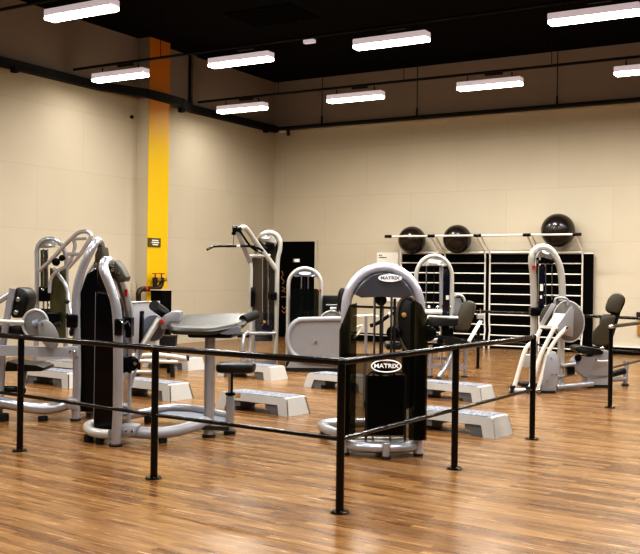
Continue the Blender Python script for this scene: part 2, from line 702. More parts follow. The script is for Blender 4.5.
q = QX(191.5, 83, XL)
P_ = thing('vertical_duct', 'pale vertical conduit on the left wall above the tray', 'conduit', (XL + .06, q.y, 5.45))
P('duct_tube', 'wall', P_, lambda m: m.box((XL + .05, q.y, (5.45 + ZC) / 2), .08, .10, ZC - 5.45, bev=.01))
P('duct_shadow_gap', 'tray', P_, lambda m: m.box((XL + .02, q.y - .09, (5.45 + ZC) / 2), .03, .05, ZC - 5.45))
q = G(309.5, 41.5, ZC - .06)
t = thing('ceiling_sensor', 'tiny white box on the black ceiling', 'sensor', q)
P('sensor_body', 'fixture', t, lambda m: m.box(q, .26, .10, .08, bev=.01))
q = G(272, 16, ZC - .02)
t = thing('ceiling_grille', 'dark square grille in the black ceiling', 'vent', q)


def grl(m):
    for k in range(9):
        m.box(q + V((0, -.5 + k * .125, 0)), 1.5, .06, .03)


P('grille_slats', 'ceil', t, grl)
q = QX(131, 117, XL)
t = thing('wall_hook', 'small dark stud on the left wall near the pier', 'stud', q)
P('stud', 'tray', t, lambda m: m.cyl(q, q + V((.05, 0, 0)), .035))

# ------------------------------------------------------------------ things at the pier
XF = XL + .33
q = QX(153.8, 242.5, XF)
t = thing('pillar_sign', 'small dark green sign with pale lettering on the yellow pier', 'sign', q)
P('sign_plate', 'green', t, lambda m: m.box(q + V((.012, 0, 0)), .02, .40, .19, bev=.006))


def sgn(m):
    for k, w in enumerate((.2, .24, .18)):
        m.box(q + V((.025, .02, .045 - k * .045)), .004, w, .026)


P('lettering', 'paper', t, sgn)
q = QX(132.5, 285, XL)
t = thing('wall_duct_cover', 'slim pale vertical cover on the left wall by the machines', 'cover', V((XL, q.y, 1.0)))
P('cover_body', 'wall', t, lambda m: m.box((XL + .03, q.y, 1.1), .05, .1, .55, bev=.01))

XV = XL + .5
t = thing('fire_riser', 'dark bent standpipe with two red-wheeled valves in front of the yellow pier', 'pipe', V((XV, 16.1, 0)))


def QV(px, py):
    return QX(px, py, XV)


def risr(m):
    a = QV(138.5, 300)
    m.tube([(a.x, a.y, 0), QV(138.5, 300), QV(138.6, 293), QV(141.5, 289.3), QV(150, 289), QV(157, 288.5), QV(161, 285), QV(161.3, 281)], .055, 12, smooth=4)
    m.tube([QV(155, 288), QV(155.2, 281)], .05, 12)


P('bent_pipe', 'rust', t, risr)
P('pipe_joint', 'red', t, lambda m: m.cyl(QV(144.5, 289), QV(146.5, 289), .06))
for x in (155.2, 161.5):
    P('valve_body', 'rust', t, lambda m: (m.cyl(QV(x, 283), QV(x, 277.5), .06), m.cyl(QV(x, 277.5), QV(x, 274), .012, 8), m.cyl(QV(x + .5, 280), QV(x + 3.3, 280), .03)))
    P('valve_wheel', 'red', t, lambda m: m.cyl(QV(x, 274), QV(x, 273.2), .075))
    P('brass_cap', 'brass', t, lambda m: m.cyl(QV(x + 1, 279.5) + V((.05, 0, 0)), QV(x + 1, 279.5) + V((.11, 0, 0)), .04))
t = thing('hose_cabinet', 'black open-fronted box standing at the foot of the yellow pier', 'cabinet', V((XL + .6, 16.3, 0)))
qa, qb = QX(143.5, 294, XL + .75), QX(171.5, 294, XL + 1.25)
P('carcass', 'hole', t, lambda m: m.box((XL + 1.1, (qa.y + qb.y) / 2, .62), .30, qb.y - qa.y, 1.24 - .0, bev=.01))
P('pale_rim', 'wall', t, lambda m: m.box((XL + 1.1, (qa.y + qb.y) / 2, 1.25), .32, qb.y - qa.y + .04, .02))

# ------------------------------------------------------------------ notices on the back wall
qa, qb = QY(377.5, 254, YB), QY(398.5, 254, YB)
cx = (qa.x + qb.x) / 2
t = thing('wall_notice', 'white notice board with two short lines of print above the poster', 'sign', V((cx, YB - .03, 1.75)))
P('notice_board', 'paper', t, lambda m: m.box((cx, YB - .02, 1.95), qb.x - qa.x, .03, .46, bev=.004))


def ntx(m):
    for k, (x0, ws) in enumerate(((0, (.05, .04)), (0, (.06, .05, .05, .05)))):
        x = qa.x + .06
        for w in ws:
            m.box((x + w / 2, YB - .04, 2.11 - k * .055), w * .8, .004, .022)
            x += w


P('printed_lines', 'ink', t, ntx)
qa, qb = QY(376, 297, YB), QY(402, 297, YB)
cx = (qa.x + qb.x) / 2
t = thing('wall_poster', 'white poster with two brown pictures low on the back wall', 'poster', V((cx, YB - .03, 1.1)))
P('poster_sheet', 'paper', t, lambda m: m.box((cx, YB - .02, 1.2), qb.x - qa.x, .03, .42, bev=.004))
for sx in (-.14, .15):
    P('picture', 'photo', t, lambda m: m.prism([(cx + sx + x * .1, YB - .037, 1.24 + y * .1) for x, y in ell(0, 0, 1, 1.1, 14)], (0, -.004, 0)))

q = QY(639, 321, YB - .02)
t = thing('wall_frame', 'small brown and yellow framed picture at the right edge of back wall', 'picture', V((q.x, q.y, .45)))
P('brown_frame', 'rust', t, lambda m: m.box(V((q.x + .05, YB - .03, .85)), .2, .04, .12))
P('yellow_print', 'brass', t, lambda m: m.box(V((q.x + .05, YB - .03, .60)), .16, .03, .36))


# ------------------------------------------------------------------ railings
RH, MH = .998, .487


def post(t, g, top=RH):
    g = V((g.x, g.y, 0))
    p = P('post', 'rail', t, lambda m: m.tube([g, g + UP * top], .0275, 16))
    P('flange', 'rail', p, lambda m: m.cyl(g, g + UP * .012, .065, 24))

    def bolts(m):
        for k in range(4):
            a = PI / 4 + k * PI / 2
            c = g + V((math.cos(a) * .047, math.sin(a) * .047, .012))
            m.cyl(c, c + UP * .008, .008, 8)
    P('flange_bolts', 'chrome', p, bolts)


def zz(p, z):
    return V((p.x, p.y, z))


Lp = [G(339.6, 512.6), G(153.8, 478.3), G(19.7, 450.8)]
Rp = [G(454.3, 469.6), G(532, 439.2)]
dl = (Lp[2] - Lp[0]) / 2
L0, L3 = Lp[0], Lp[0] + dl * 3
L1, L2 = Lp[1], Lp[0] + dl * 2
dr = (Rp[1] - Lp[0]) / 2
R1, R2 = Lp[0] + dr, Rp[1]
t = thing('corner_railing', 'black tubular guard railing in front, turning a corner at its nearest post', 'railing', L0)
for g in (L3, L2, L1, L0, R1, R2):
    post(t, g)
P('top_rail', 'rail', t, lambda m: m.tube([zz(L3, RH), zz(L2, RH), zz(L1, RH), zz(L0, RH), zz(L0, RH) + dr * .01, zz(R2, RH)], .0235, 14))
P('middle_rail', 'rail', t, lambda m: m.tube([zz(L3, MH), zz(L2, MH), zz(L1, MH), zz(L0, MH)], .0150, 12))
P('middle_rail', 'rail', t, lambda m: m.tube([zz(L0, MH), zz(R2, MH)], .0150, 12))
P('elbow_cap', 'rail', t, lambda m: m.ball(zz(R2, RH), .031, 16, 10))
P('corner_cap', 'rail', t, lambda m: m.ball(zz(L0, RH + .002), .030, 16, 10))
R3 = G(609.9, 407.6)
t = thing('side_railing', 'black guard railing starting beside the leg press and leaving the picture right', 'railing', R3)
R4 = R3 + dr.normalized() * 1.9
post(t, R3)
post(t, R4)
P('top_rail', 'rail', t, lambda m: m.tube([zz(R3, RH), zz(R4, RH)], .0235, 14))
P('middle_rail', 'rail', t, lambda m: m.tube([zz(R3, MH), zz(R4, MH)], .015, 12))
P('chrome_joint', 'chrome', t, lambda m: m.ball(zz(R3, RH), .034, 16, 10))
a, b_ = G(344, 306, RH), G(478.6, 311.2, RH)
c_ = G(640, 318.5, RH)
dd = (c_ - a)
e_ = c_ + dd * .25
t = thing('rear_railing', 'black guard railing running behind all machines before the wall bars', 'railing', zz(b_, 0))
for g in (a, b_, b_ + (e_ - b_) * .52, e_):
    post(t, zz(g, 0))
P('top_rail', 'rail', t, lambda m: m.tube([a, b_, e_], .0235, 12))
P('middle_rail', 'rail', t, lambda m: m.tube([zz(a, MH), zz(b_, MH), zz(e_, MH)], .015, 12))

# ------------------------------------------------------------------ wall bars with ball shelf
YW = YB - .16
bx = lambda px: QY(px, 300, YW).x
t = thing('stall_bars', 'wide black-backed wall bars with pale rungs and ball shelf', 'wall bars', V(((bx(401) + bx(592)) / 2, YW, 0)))
P('backing_panel', 'hole', t, lambda m: m.box(((bx(401) + bx(592)) / 2, YW + .06, 1.07), bx(592) - bx(401), .05, 2.14))
bays = [(402.5, 440.5), (445.5, 485.5), (490.5, 535.5), (540.5, 581.5)]
for x0, x1 in bays:
    for k in range(9):
        z = 1.925 - .232 * k
        P('rung', 'rung', t, lambda m: m.tube([(bx(x0), YW - .06, z), (bx(x1), YW - .06, z)], .0155, 8))
P('top_strip', 'rung', t, lambda m: m.box(((bx(401) + bx(592)) / 2, YW + .03, 2.15), bx(592) - bx(401), .06, .03))
YS = YW - .62
ZS = (QY(400, 236.2, YS).z + QY(570, 234.6, YS).z) / 2
for i, px in enumerate((402, 441.5, 446, 486, 490.8, 536, 540.5, 583)):
    x = bx(px)
    P('upright', 'rung', t, lambda m: m.tube([(x, YW - .09, 0), (x, YW - .09, .22), (x, YW - .04, .40), (x, YW - .08, .62), (x, YW - .08, 2.08), (x, YW - .12, 2.18), (x, YS + .04, ZS - .06), (x, YS, ZS)][0 if i else 3:(8 if i else 6)] if i else
      [(x, YW - .08, 0), (x, YW - .08, 2.2)], .021, 10))
P('shelf_rail', 'rung', t, lambda m: m.tube([(QY(387, 236, YS).x, YS, ZS), (QY(579, 236, YS).x, YS, ZS)], .024, 10))
for px in (388.5, 431.5, 477.5, 527, 577):
    q = QY(px, 236, YS)
    P('rail_clamp', 'black', t, lambda m: m.cyl((q.x - .09, YS, ZS), (q.x + .09, YS, ZS), .034, 12))
P('rear_shelf_rail', 'rung', t, lambda m: m.tube([(bx(402), YW - .03, 2.17), (bx(583), YW - .03, 2.17)], .02, 8))


def gymball(px, py, r, lab):
    Yc = YS + r + .035
    c = QY(px, py, Yc)
    mb = MB()
    mb.ball(c, r, 40, 26)
    o = mb.build('exercise_ball', 'ball', None)
    tag(o, lab, 'exercise ball', 'exercise balls on the shelf')
    return o


gymball(412, 240.2, .325, 'dark brown exercise ball at the left end of the shelf')
gymball(457.3, 239, .325, 'dark brown exercise ball second from left on the shelf')
gymball(558, 230.5, .365, 'largest dark exercise ball, alone at the right end of the shelf')


# ------------------------------------------------------------------ aerobic steps
SD = V((math.cos(-.093), math.sin(-.093), 0))     # long axis
SN = V((-SD.y, SD.x, 0))


def make_step():
    t = thing('step_platform', 'step', 'step', V((0, 0, 0)))
    L, Wd, H = 1.08, .42, .2
    X, N = V((1, 0, 0)), V((0, 1, 0))
    top = V()

    def shell(m):
        zo = [(-.54, 0), (-.495, .185), (-.47, .2), (.47, .2), (.495, .185), (.54, 0), (.41, 0), (.375, .115), (-.375, .115), (-.41, 0)]
        # side walls
        for s in (-1, 1):
            prof = [V((x, s * (Wd / 2 - .035 * z / .2), z)) for x, z in zo]
            m.prism(prof, V((0, -s * .02, 0)))
        # slanted ends and deck
        for s in (-1, 1):
            q = [V((s * .54, -Wd / 2, 0)), V((s * .54, Wd / 2, 0)), V((s * .495, Wd / 2 - .033, .185)), V((s * .495, -Wd / 2 + .033, .185))]
            m.prism(q, V((-s * .02, 0, 0)), bev=0)
        q = [V((sx * .495, sy * (Wd / 2 - .033), .185)) for sx, sy in ((-1, -1), (1, -1), (1, 1), (-1, 1))]
        m.prism([V((x, y, .160)) for x, y in rnd([(a_.x, a_.y) for a_ in q], .05)], V((0, 0, .04)), bev=.014)
    P('shell', 'stepw', t, shell)
    P('tread', 'tread', t, lambda m: m.prism([V((x, y, .198)) for x, y in rnd([(-.44, -.165), (.44, -.165), (.44, .165), (-.44, .165)], .04)], V((0, 0, .008))))
    for s in (-1, 1):
        P('riser', 'stepd', t, lambda m: m.prism([V((s * x, -.175, z)) for x, z in ((.43, 0), (.26, 0), (.26, .05), (.19, .05), (.19, .13), (.38, .13))], V((0, .35, 0))))
    return t


def copy_tree(o, parent=None):
    c = o.copy()
    COL.objects.link(c)
    c.parent = parent
    for ch in list(o.children):
        copy_tree(ch, c)
    return c


step0 = make_step()
steps = [((495, 439), 1, 'pale step platform, nearest one right of the front centre machine'),
         ((481.7, 403.5), 1, 'pale step platform behind the nearest one, right of the centre machine'),
         ((287.5, 417), 1, 'pale step platform on the floor between the round stool and the centre machine'),
         ((170, 401.5), 1, 'pale step platform behind the front left railing post'),
         ((188, 371), 1, 'pale step platform under the far end of the wide curl pad'),
         ((270.6, 381), 1, 'small pale step platform in front of the lat pulldown machine'),
         ((303.5, 387), -1, 'pale step platform half hidden behind the nearest railing post'),
         ((68, 388.5), 1, 'pale step platform at far left behind the low beam, lower of two'),
         ((42, 373), -1, 'pale step platform at far left, directly beneath the lavender beam')]
for i, ((px, py), s, lab) in enumerate(steps):
    o = step0 if i == 0 else copy_tree(step0)
    g = G(px, py)
    c = g - SD * (s * .54) + SN * .21
    o.location = (c.x, c.y, 0)
    o.rotation_euler = (0, 0, -.093)
    tag(o, lab, 'step', 'aerobic step platforms')


# ------------------------------------------------------------------ generic weight tower (frame axes r=right, b=back)
class FR:
    def __init__(s, o, r, b=None):
        s.o, s.r = V((o.x, o.y, 0)), V(r).normalized()
        s.b = V(b).normalized() if b else V((-s.r.y, s.r.x, 0))

    def __call__(s, x, y, z):
        return s.o + s.r * x + s.b * y + UP * z


def arch_pts(F, w, h, rise, n=14, z0=0.0, y=0.0, lean=None):
    pts = [F(-w / 2, y, z0), F(-w / 2, y, (h - rise) * .5), F(-w / 2, y, h - rise)]
    for i in range(1, n):
        a = PI - PI * i / n
        pts.append(F(math.cos(a) * w / 2, y, h - rise + math.sin(a) * rise))
    pts += [F(w / 2, y, h - rise), F(w / 2, y, (h - rise) * .5), F(w / 2, y, z0)]
    return pts


def cap_poly(F, w, h, rise, drop, y, n=14):
    pts = []
    for i in range(n + 1):
        a = PI - PI * i / n
        pts.append(F(math.cos(a) * w / 2, y, h - rise + math.sin(a) * rise))
    for i in range(1, n):
        u = 1 - 2 * i / n
        pts.append(F(u * w / 2, y, h - rise - drop * (1 - u * u) * 0 - drop * .0 + drop * (u * u - 1) * -.35))
    return pts


def tower(t, F, w, h, rise, r, tube='silver', cap='cap', depth=.16, capk=.86, stack=True, capdrop=0.0, rods=True, logo=True, rodx=.09, stw=None):
    P('arch_frame', tube, t, lambda m: m.tube(arch_pts(F, w, h, rise), r, 14, fdir=F.b, flat=1.25))
    wi = (w - 2 * r) * 1.0
    ri = rise - r
    zb = h - rise + rise * (1 - capk)
    pts = []
    for i in range(17):
        a = PI - PI * i / 16
        x, z = math.cos(a) * wi / 2, h - rise + math.sin(a) * ri
        if z >= zb:
            pts.append((x, z))
    x0, x1 = pts[0][0], pts[-1][0]
    lo = []
    for i in range(1, 8):
        u = i / 8
        lo.append((x1 + (x0 - x1) * u, zb + math.sin(PI * u) * .012))
    poly = [F(x, -depth * .5, z) for x, z in pts + lo]
    cp = P('head_cover', cap, t, lambda m: m.prism(poly, F.b * depth, bev=.02))
    if logo:
        zc = (zb + h - r) / 2 + .01
        P('logo_oval', 'logo', cp, lambda m: m.prism([F(x, -depth * .5 - .002, zc + z) for x, z in ell(0, 0, w * .185, w * .05, 24)], F.b * -.004))
    if rods:
        for s in (-1, 1):
            P('guide_rod', 'chrome', t, lambda m: m.tube([F(s * rodx, 0, .1), F(s * rodx, 0, zb + .02)], .011, 8))
        P('cable', 'rubber', t, lambda m: m.tube([F(0, 0, .5), F(0, 0, zb + .02)], .006, 6))
    if stack:
        sw = stw or w * .42

        def st(m):
            for k in range(16):
                m.box(F(0, 0, .14 + k * .031), sw, .12, .028, F.r, F.b, bev=.003)
        P('weight_stack', 'stack', t, st)
    return zb


# ---- M1: the front centre tower
D1 = 8.55
t1 = thing('weight_machine', 'front centre weight machine with smoked shields, round silver head and white oval logo', 'exercise machine', GD(384, D1))
F1 = FR(GD(383.5, D1), HR)
s1 = D1 / FPX
zb = tower(t1, F1, 74 * s1, 1.56 + 10.5 * s1, .36, .046, tube='archsilver', depth=.20, capk=.76, rodx=.075, logo=False, stack=False)
cvr = [c for c in t1.children if c.name.startswith('head_cover')][0]


def text_mesh(txt, size, name, material, parent, pos, rot, sx=1.0):
    cu = bpy.data.curves.new(name, 'FONT')
    cu.body = txt
    cu.size = size
    cu.align_x = 'CENTER'
    cu.align_y = 'CENTER'
    cu.extrude = .0015
    cu.offset = size * .03
    tmp = bpy.data.objects.new('tmp', cu)
    COL.objects.link(tmp)
    dg = bpy.context.evaluated_depsgraph_get()
    me = bpy.data.meshes.new_from_object(tmp.evaluated_get(dg))
    bpy.data.objects.remove(tmp)
    me.materials.clear()
    me.materials.append(M[material])
    me.transform(rot.to_4x4() @ Matrix.Diagonal((sx, 1, 1, 1)))
    o = bpy.data.objects.new(name, me)
    COL.objects.link(o)
    o.parent = parent
    o.location = V(pos) - parent_world(parent)
    return o


def facing(F):
    return Matrix((F.r, UP, F.r.cross(UP))).transposed()


q = W(390, 278, D1 - .112)
lo = P('logo_oval', 'logo', cvr, lambda m: m.prism([q + F1.r * x + UP * z for x, z in ell(0, 0, .104, .034, 28)], F1.b * -.005))
text_mesh('MATRIX', .040, 'logo_text', 'bluegrey', lo, q - F1.b * .007, facing(F1), 1.15)
# smoked shields
for sgn_, nm in ((-1, 'left'), (1, 'right')):
    pts = [(-.385, .15), (-.385, 1.10), (-.30, 1.32), (-.235, 1.34), (-.235, .15)]
    if sgn_ > 0:
        pts = [(-.385, .05), (-.385, 1.20), (-.33, 1.33), (-.24, 1.38), (-.14, 1.36), (-.12, 1.2), (-.12, .05)]
        pts = [(-.385, .15), (-.385, 1.20), (-.33, 1.33), (-.27, 1.37), (-.23, 1.34), (-.23, .15)]
    P('side_shield', 'smokem', t1, lambda m: m.prism([F1(-sgn_ * x, -.12, z) for x, z in pts], F1.b * .02, bev=.006))
P('front_shield', 'smoke', t1, lambda m: m.prism([F1(x, -.135, z) for x, z in rnd([(-.37, .15), (.37, .15), (.37, .90), (-.37, .90)], .05)], F1.b * .006))


def sh2(m):
    for s in (-1, 1):
        m.prism([F1(s * .37, y, z) for y, z in rnd([(-.10, .15), (.16, .15), (.16, 1.12), (-.10, 1.16)], .04)], F1.r * (-s * .008))


P('return_shield', 'smokem', t1, sh2)
# big round silver shoulders already in arch; stack & carriage


def stk(m):
    m.box(F1(.03, .0, .44), .32, .13, .52, F1.r, F1.b, bev=.012)
    for k in range(9):
        m.box(F1(.03, -.0, .20 + k * .055), .325, .135, .004, F1.r, F1.b)


P('weight_stack', 'stack', t1, stk)
P('stack_frame', 'bluegrey', t1, lambda m: m.tube([F1(-.14, -.07, .12), F1(-.14, -.07, .70), F1(-.10, -.07, .735), F1(.16, -.07, .735), F1(.20, -.07, .70), F1(.20, -.07, .12)], .010, 8))
P('stack_head', 'stack', t1, lambda m: (m.box(F1(.0, -.0, .76), .12, .09, .10, F1.r, F1.b, bev=.01), m.cyl(F1(-.06, -.06, .84), F1(-.06, -.03, .84), .04)))
for x in (-.02, .10):
    P('guide_rod', 'rubber', t1, lambda m: m.tube([F1(x, -.03, .2), F1(x, -.03, zb)], .012, 8))
lg = P('brand_ring', 'logo', t1, lambda m: m.tube([F1(.025 + x, -.145, .795 + z) for x, z in ell(0, 0, .128, .052, 32)], .006, 8, closed=True))
text_mesh('MATRIX', .052, 'brand_text', 'logo', lg, F1(.025, -.146, .795), facing(F1), 1.15)
# base loop


def base1(m):
    m.tube([F1(x, y, .085) for x, y in [(-.30, .05), (-.22, -.10), (0, -.15), (.22, -.10), (.30, .05), (.18, .16), (-.18, .16)]], .045, 12, closed=True, smooth=6)
    m.box(F1(0, .02, .10), .50, .16, .05, F1.r, F1.b, bev=.015)


P('base_ring', 'silver', t1, base1)
for x, y in ((-.325, -.02), (.03, -.19), (.325, -.02), (0, .24)):
    P('foot', 'silver', t1, lambda m: (m.cyl(F1(x, y, .02), F1(x, y, .14), .034)))
    P('rubber_foot', 'rubber', t1, lambda m: m.cyl(F1(x, y, 0), F1(x, y, .022), .045))
P('rear_base_tube', 'silver', t1, lambda m: m.tube([F1(-.15, .2, .10), F1(-.40, .55, .10), F1(-.52, .95, .10), F1(-.40, 1.15, .10), F1(-.05, 1.2, .10)], .05, 12, smooth=6))
feet(t1, [F1(-.50, .85, 0), F1(-.05, 1.2, 0)], .04, .055)
P('pulley', 'rubber', t1, lambda m: m.cyl(F1(-.02, -.02, zb - .015), F1(-.02, .03, zb - .015), .05))

# ---- M9: dark seated machine seen through and beside M1
D9 = 11.6
t9 = thing('curved_shell_machine', 'dark oval-shelled machine just behind the smoked centre machine', 'exercise machine', GD(408, D9))
P('oval_shell', 'vinyl', t9, lambda m: m.prism(WP(ell(410, 325, 13, 29, 26, -.12), D9), HF * .14, bev=.05))
P('shell_rim', 'taupe', t9, lambda m: m.tube(WP(ell(410, 325, 13, 29, 26, -.12), D9 - .02), .018, 8, closed=True))
P('round_knob', 'black', t9, lambda m: m.cyl(W(393, 333, D9 - .1), W(397, 333, D9 + .08), .085))
P('side_disc', 'black', t9, lambda m: m.cyl(W(428, 333, D9 - .12), W(428, 333, D9 + .02), .10))
P('pivot', 'brass', t9, lambda m: m.cyl(W(404, 315, D9 - .05), W(404, 315, D9), .03))
P('mast', 'black', t9, lambda m: m.bar(GD(409, D9 + .08), zz(GD(409, D9 + .08), 1.0), .14, .12, HR, bev=.01))
P('handle_arm', 'black', t9, lambda m: m.tube([W(370, 326, D9), W(380, 322, D9), W(391, 314, D9), W(400, 312, D9 + .05)], .022, 10, smooth=4))
P('arm_end', 'rung', t9, lambda m: (m.cyl(W(380, 320, D9 - .03), W(383, 318.5, D9 - .03), .022), m.cyl(W(388.5, 314.5, D9 - .03), W(391.5, 313.5, D9 - .03), .025)))
P('cross_bar', 'rung', t9, lambda m: m.tube([W(353, 316.5, D9), W(374, 315.5, D9), W(378, 317, D9)], .016, 8))
g = GD(365.5, D9)
P('front_upright', 'silver', t9, lambda m: m.tube([W(366, 316, D9), W(366, 335, D9), g], .018, 10))
P('grab_handle', 'rung', t9, lambda m: m.tube([W(354, 331, D9), W(357, 327, D9), W(362, 325.5, D9), W(361, 330, D9), W(354, 338, D9)], .012, 8, smooth=4))
P('floor_beam', 'black', t9, lambda m: m.bar(g + UP * .05, GD(412, D9 + .1, .05), .08, .06, bev=.01))
P('seat_pad', 'vinyl', t9, lambda m: m.prism(WP(rnd([(386, 343), (402, 343), (402, 350), (386, 350)], 3), D9 - .1), HF * .4, bev=.03))

# ---- M2: panel machine left of centre
D2 = 15.9
t2 = thing('panel_machine', 'machine with a wide grey rounded guard panel left of the centre post', 'exercise machine', GD(315, D2))
pan = rnd([(287, 318.5), (350, 316), (350, 366), (287, 368)], 17, 8)
# rounded left side, square right side
pl = []
for i in range(13):
    a = PI / 2 + PI * i / 12
    pl.append((303 + 15.5 * math.cos(a), 339 - (19.5 * math.sin(a)) + (0 if math.sin(a) > 0 else 0)))
pl = [(p[0], p[1]) for p in pl]
pl += [(306, 359), (348, 362), (348, 319)]
P('guard_panel', 'greyp', t2, lambda m: m.prism(WP(pl, D2), HF * .06, bev=.01))
P('tube_rim', 'lilac', t2, lambda m: m.tube([W(349, 318.5, D2)] + WP(pl[:13], D2) + [W(306, 361, D2), W(348, 364, D2)], .042, 12, smooth=2))
P('panel_bolt', 'chrome', t2, lambda m: m.cyl(W(316, 342, D2 - .03), W(316, 342, D2), .022))
P('lower_plinth', 'greyp', t2, lambda m: m.prism([GD(x, D2 + .02, z) for x, z in ((288, .06), (350, .06), (350, .24), (294, .24))], HF * .3, bev=.02))
P('plinth_sole', 'rubber', t2, lambda m: m.prism([GD(x, D2 + .02, z) for x, z in ((287, 0), (350, 0), (350, .06), (287, .06))], HF * .3))
F2 = FR(GD(305, D2 + 1.2), HR)
s2 = (D2 + 1.2) / FPX
tower(t2, F2, 33 * s2, 1.56 + 8.5 * s2, .29, .036, tube='white', cap='cap', capk=.55, depth=.16, logo=True, rodx=.06)
P('stack_shield', 'smoked', t2, lambda m: m.prism([F2(x, -.1, z) for x, z in rnd([(-.25, .1), (.25, .1), (.25, 1.35), (-.25, 1.35)], .05)], F2.b * .01))
P('tower_plinth', 'rubber', t2, lambda m: m.box(F2(0, 0, .04), .62, .5, .08, F2.r, F2.b, bev=.01))
P('linking_beam', 'rubber', t2, lambda m: m.bar(F2(0, -.1, .05), GD(318, D2 + .2, .05), .12, .08))
P('red_tag', 'red', t2, lambda m: m.box(F2(.27, -.05, 1.32), .03, .03, .05, F2.r, F2.b))
P('cam_disc', 'greyp', t2, lambda m: m.prism(WP(ell(331.5, 323, 12, 12, 28), D2 + .5), HF * .05, bev=.01))
P('cam_rim', 'white', t2, lambda m: m.tube(WP(ell(331.5, 323, 12, 12, 32), D2 + .48), .014, 8, closed=True))
P('backrest', 'vinyl', t2, lambda m: m.prism(WP(ell(342, 300, 4.6, 12.5, 24, .05), D2 + .3), HF * .32, bev=.05))
P('backrest_post', 'black', t2, lambda m: m.tube([W(343, 305, D2 + .45), GD(343, D2 + .45)], .03, 10))
P('roller', 'white', t2, lambda m: m.cyl(W(330, 309, D2 + .7), W(336.5, 309, D2 + .7), .035))
P('dark_upper_shell', 'vinyl', t2, lambda m: m.prism(WP(rnd([(323, 295.5), (339, 295.5), (339, 318), (323, 318)], 1.5), D2 + 1.0), HF * .3, bev=.01))
P('shell_post', 'black', t2, lambda m: m.tube([W(331, 312, D2 + 1.1), GD(331, D2 + 1.1)], .04, 10))
P('shell_strip', 'lilac', t2, lambda m: m.cyl(W(326, 305, D2 + .95), W(338, 305, D2 + .95), .014))

# ---- M3: lat pulldown
D3 = 17.3
t3 = thing('lat_pulldown_machine', 'tall lat pulldown machine with long bar, in the room corner', 'exercise machine', GD(264, D3))
w3 = lambda x, y, dd_=0: W(x, y, D3 + dd_)
P('arch_frame', 'white', t3, lambda m: m.tube([GD(276.5, D3), w3(276.8, 300), w3(277.5, 262), w3(279.8, 250), w3(280, 241), w3(276, 234.5), w3(269, 232.3), w3(262.5, 234.5), w3(258.5, 240, .1), w3(256, 250, .15), w3(255, 262, .2), GD(255, D3 + .2)], .042, 12, smooth=4))
P('front_upright', 'white', t3, lambda m: m.tube([GD(250.5, D3 - .25), w3(250.5, 300, -.25), w3(251, 270, -.25), w3(250.5, 262, -.25)], .036, 12))
P('head_cover', 'capl', t3, lambda m: m.prism(WP([(259.5, 239), (262.5, 236), (268, 234.6), (273, 236), (276.5, 241), (277, 244.5), (270, 242.5), (263, 242)], D3 - .08), HF * .2, bev=.02))
P('logo_oval', 'logo', t3, lambda m: m.prism(WP(ell(266, 237.6, 4.0, 1.0, 16), D3 - .1), HF * -.004))
P('boom', 'white', t3, lambda m: m.tube([w3(240.5, 228.5, -.6), w3(243.5, 227.3, -.55), w3(248, 230.5, -.45), w3(258, 245, -.25), w3(268, 258, -.1), w3(276.5, 270, 0)], .045, 12, smooth=5))
P('boom_strut', 'lilac', t3, lambda m: m.bar(w3(237, 231, -.6), w3(250.5, 263, -.25), .07, .05, HR, bev=.008))
P('boom_link', 'black', t3, lambda m: m.tube([w3(240, 231, -.6), w3(251, 247, -.4), w3(262, 253, -.25)], .018, 8, smooth=3))
P('pulley_housing', 'black', t3, lambda m: (m.cyl(w3(232.6, 228.6, -.62), w3(236.8, 228.6, -.62), .06, 16), m.cyl(w3(236.8, 229, -.62), w3(240.3, 229, -.62), .05, 16), m.cyl(w3(233.3, 235, -.62), w3(233.9, 232, -.62), .035, 12)))
P('cable', 'chrome', t3, lambda m: m.tube([w3(233.6, 235, -.62), w3(233, 246, -.62)], .010, 6))
P('pulldown_bar', 'black', t3, lambda m: m.tube([w3(207, 249.7, -.8), w3(211, 247.7, -.75), w3(216, 246.2, -.7), w3(233, 246.1, -.62), w3(250, 246.2, -.45), w3(258, 248, -.35), w3(263, 251, -.3)], .020, 10, smooth=4))
P('bar_sleeve', 'rung', t3, lambda m: m.cyl(w3(226, 246.15, -.64), w3(240, 246.2, -.57), .023))
P('top_crossbar', 'white', t3, lambda m: m.tube([w3(247, 256.5, -.3), w3(251, 256, -.25), w3(270, 255.5, -.1)], .030, 10))
P('side_panel', 'brownp', t3, lambda m: m.prism(WP([(252, 258), (262, 258), (262, 320), (252, 320)], D3 - .2), HF * .02))
for x in (263.3, 268.0):
    P('guide_rod', 'chrome', t3, lambda m: m.tube([w3(x, 257, -.1), w3(x, 325, -.1)], .018, 8))
P('rear_panel', 'brownp', t3, lambda m: m.prism(WP([(262, 244), (276, 246), (275, 330), (262, 330)], D3 + .15), HF * .02))
P('pulley_cluster', 'black', t3, lambda m: (m.cyl(w3(259, 246, -.1), w3(259, 246, 0), .09), m.cyl(w3(265, 250, -.1), w3(265, 250, 0), .07), m.box(w3(270, 246, 0), .16, .1, .13, HR, HF, bev=.01)))


def st3(m):
    for k in range(14):
        m.box(w3(264, 340 - k * 2.0, 0), .30, .14, .030, HR, HF, bev=.003)


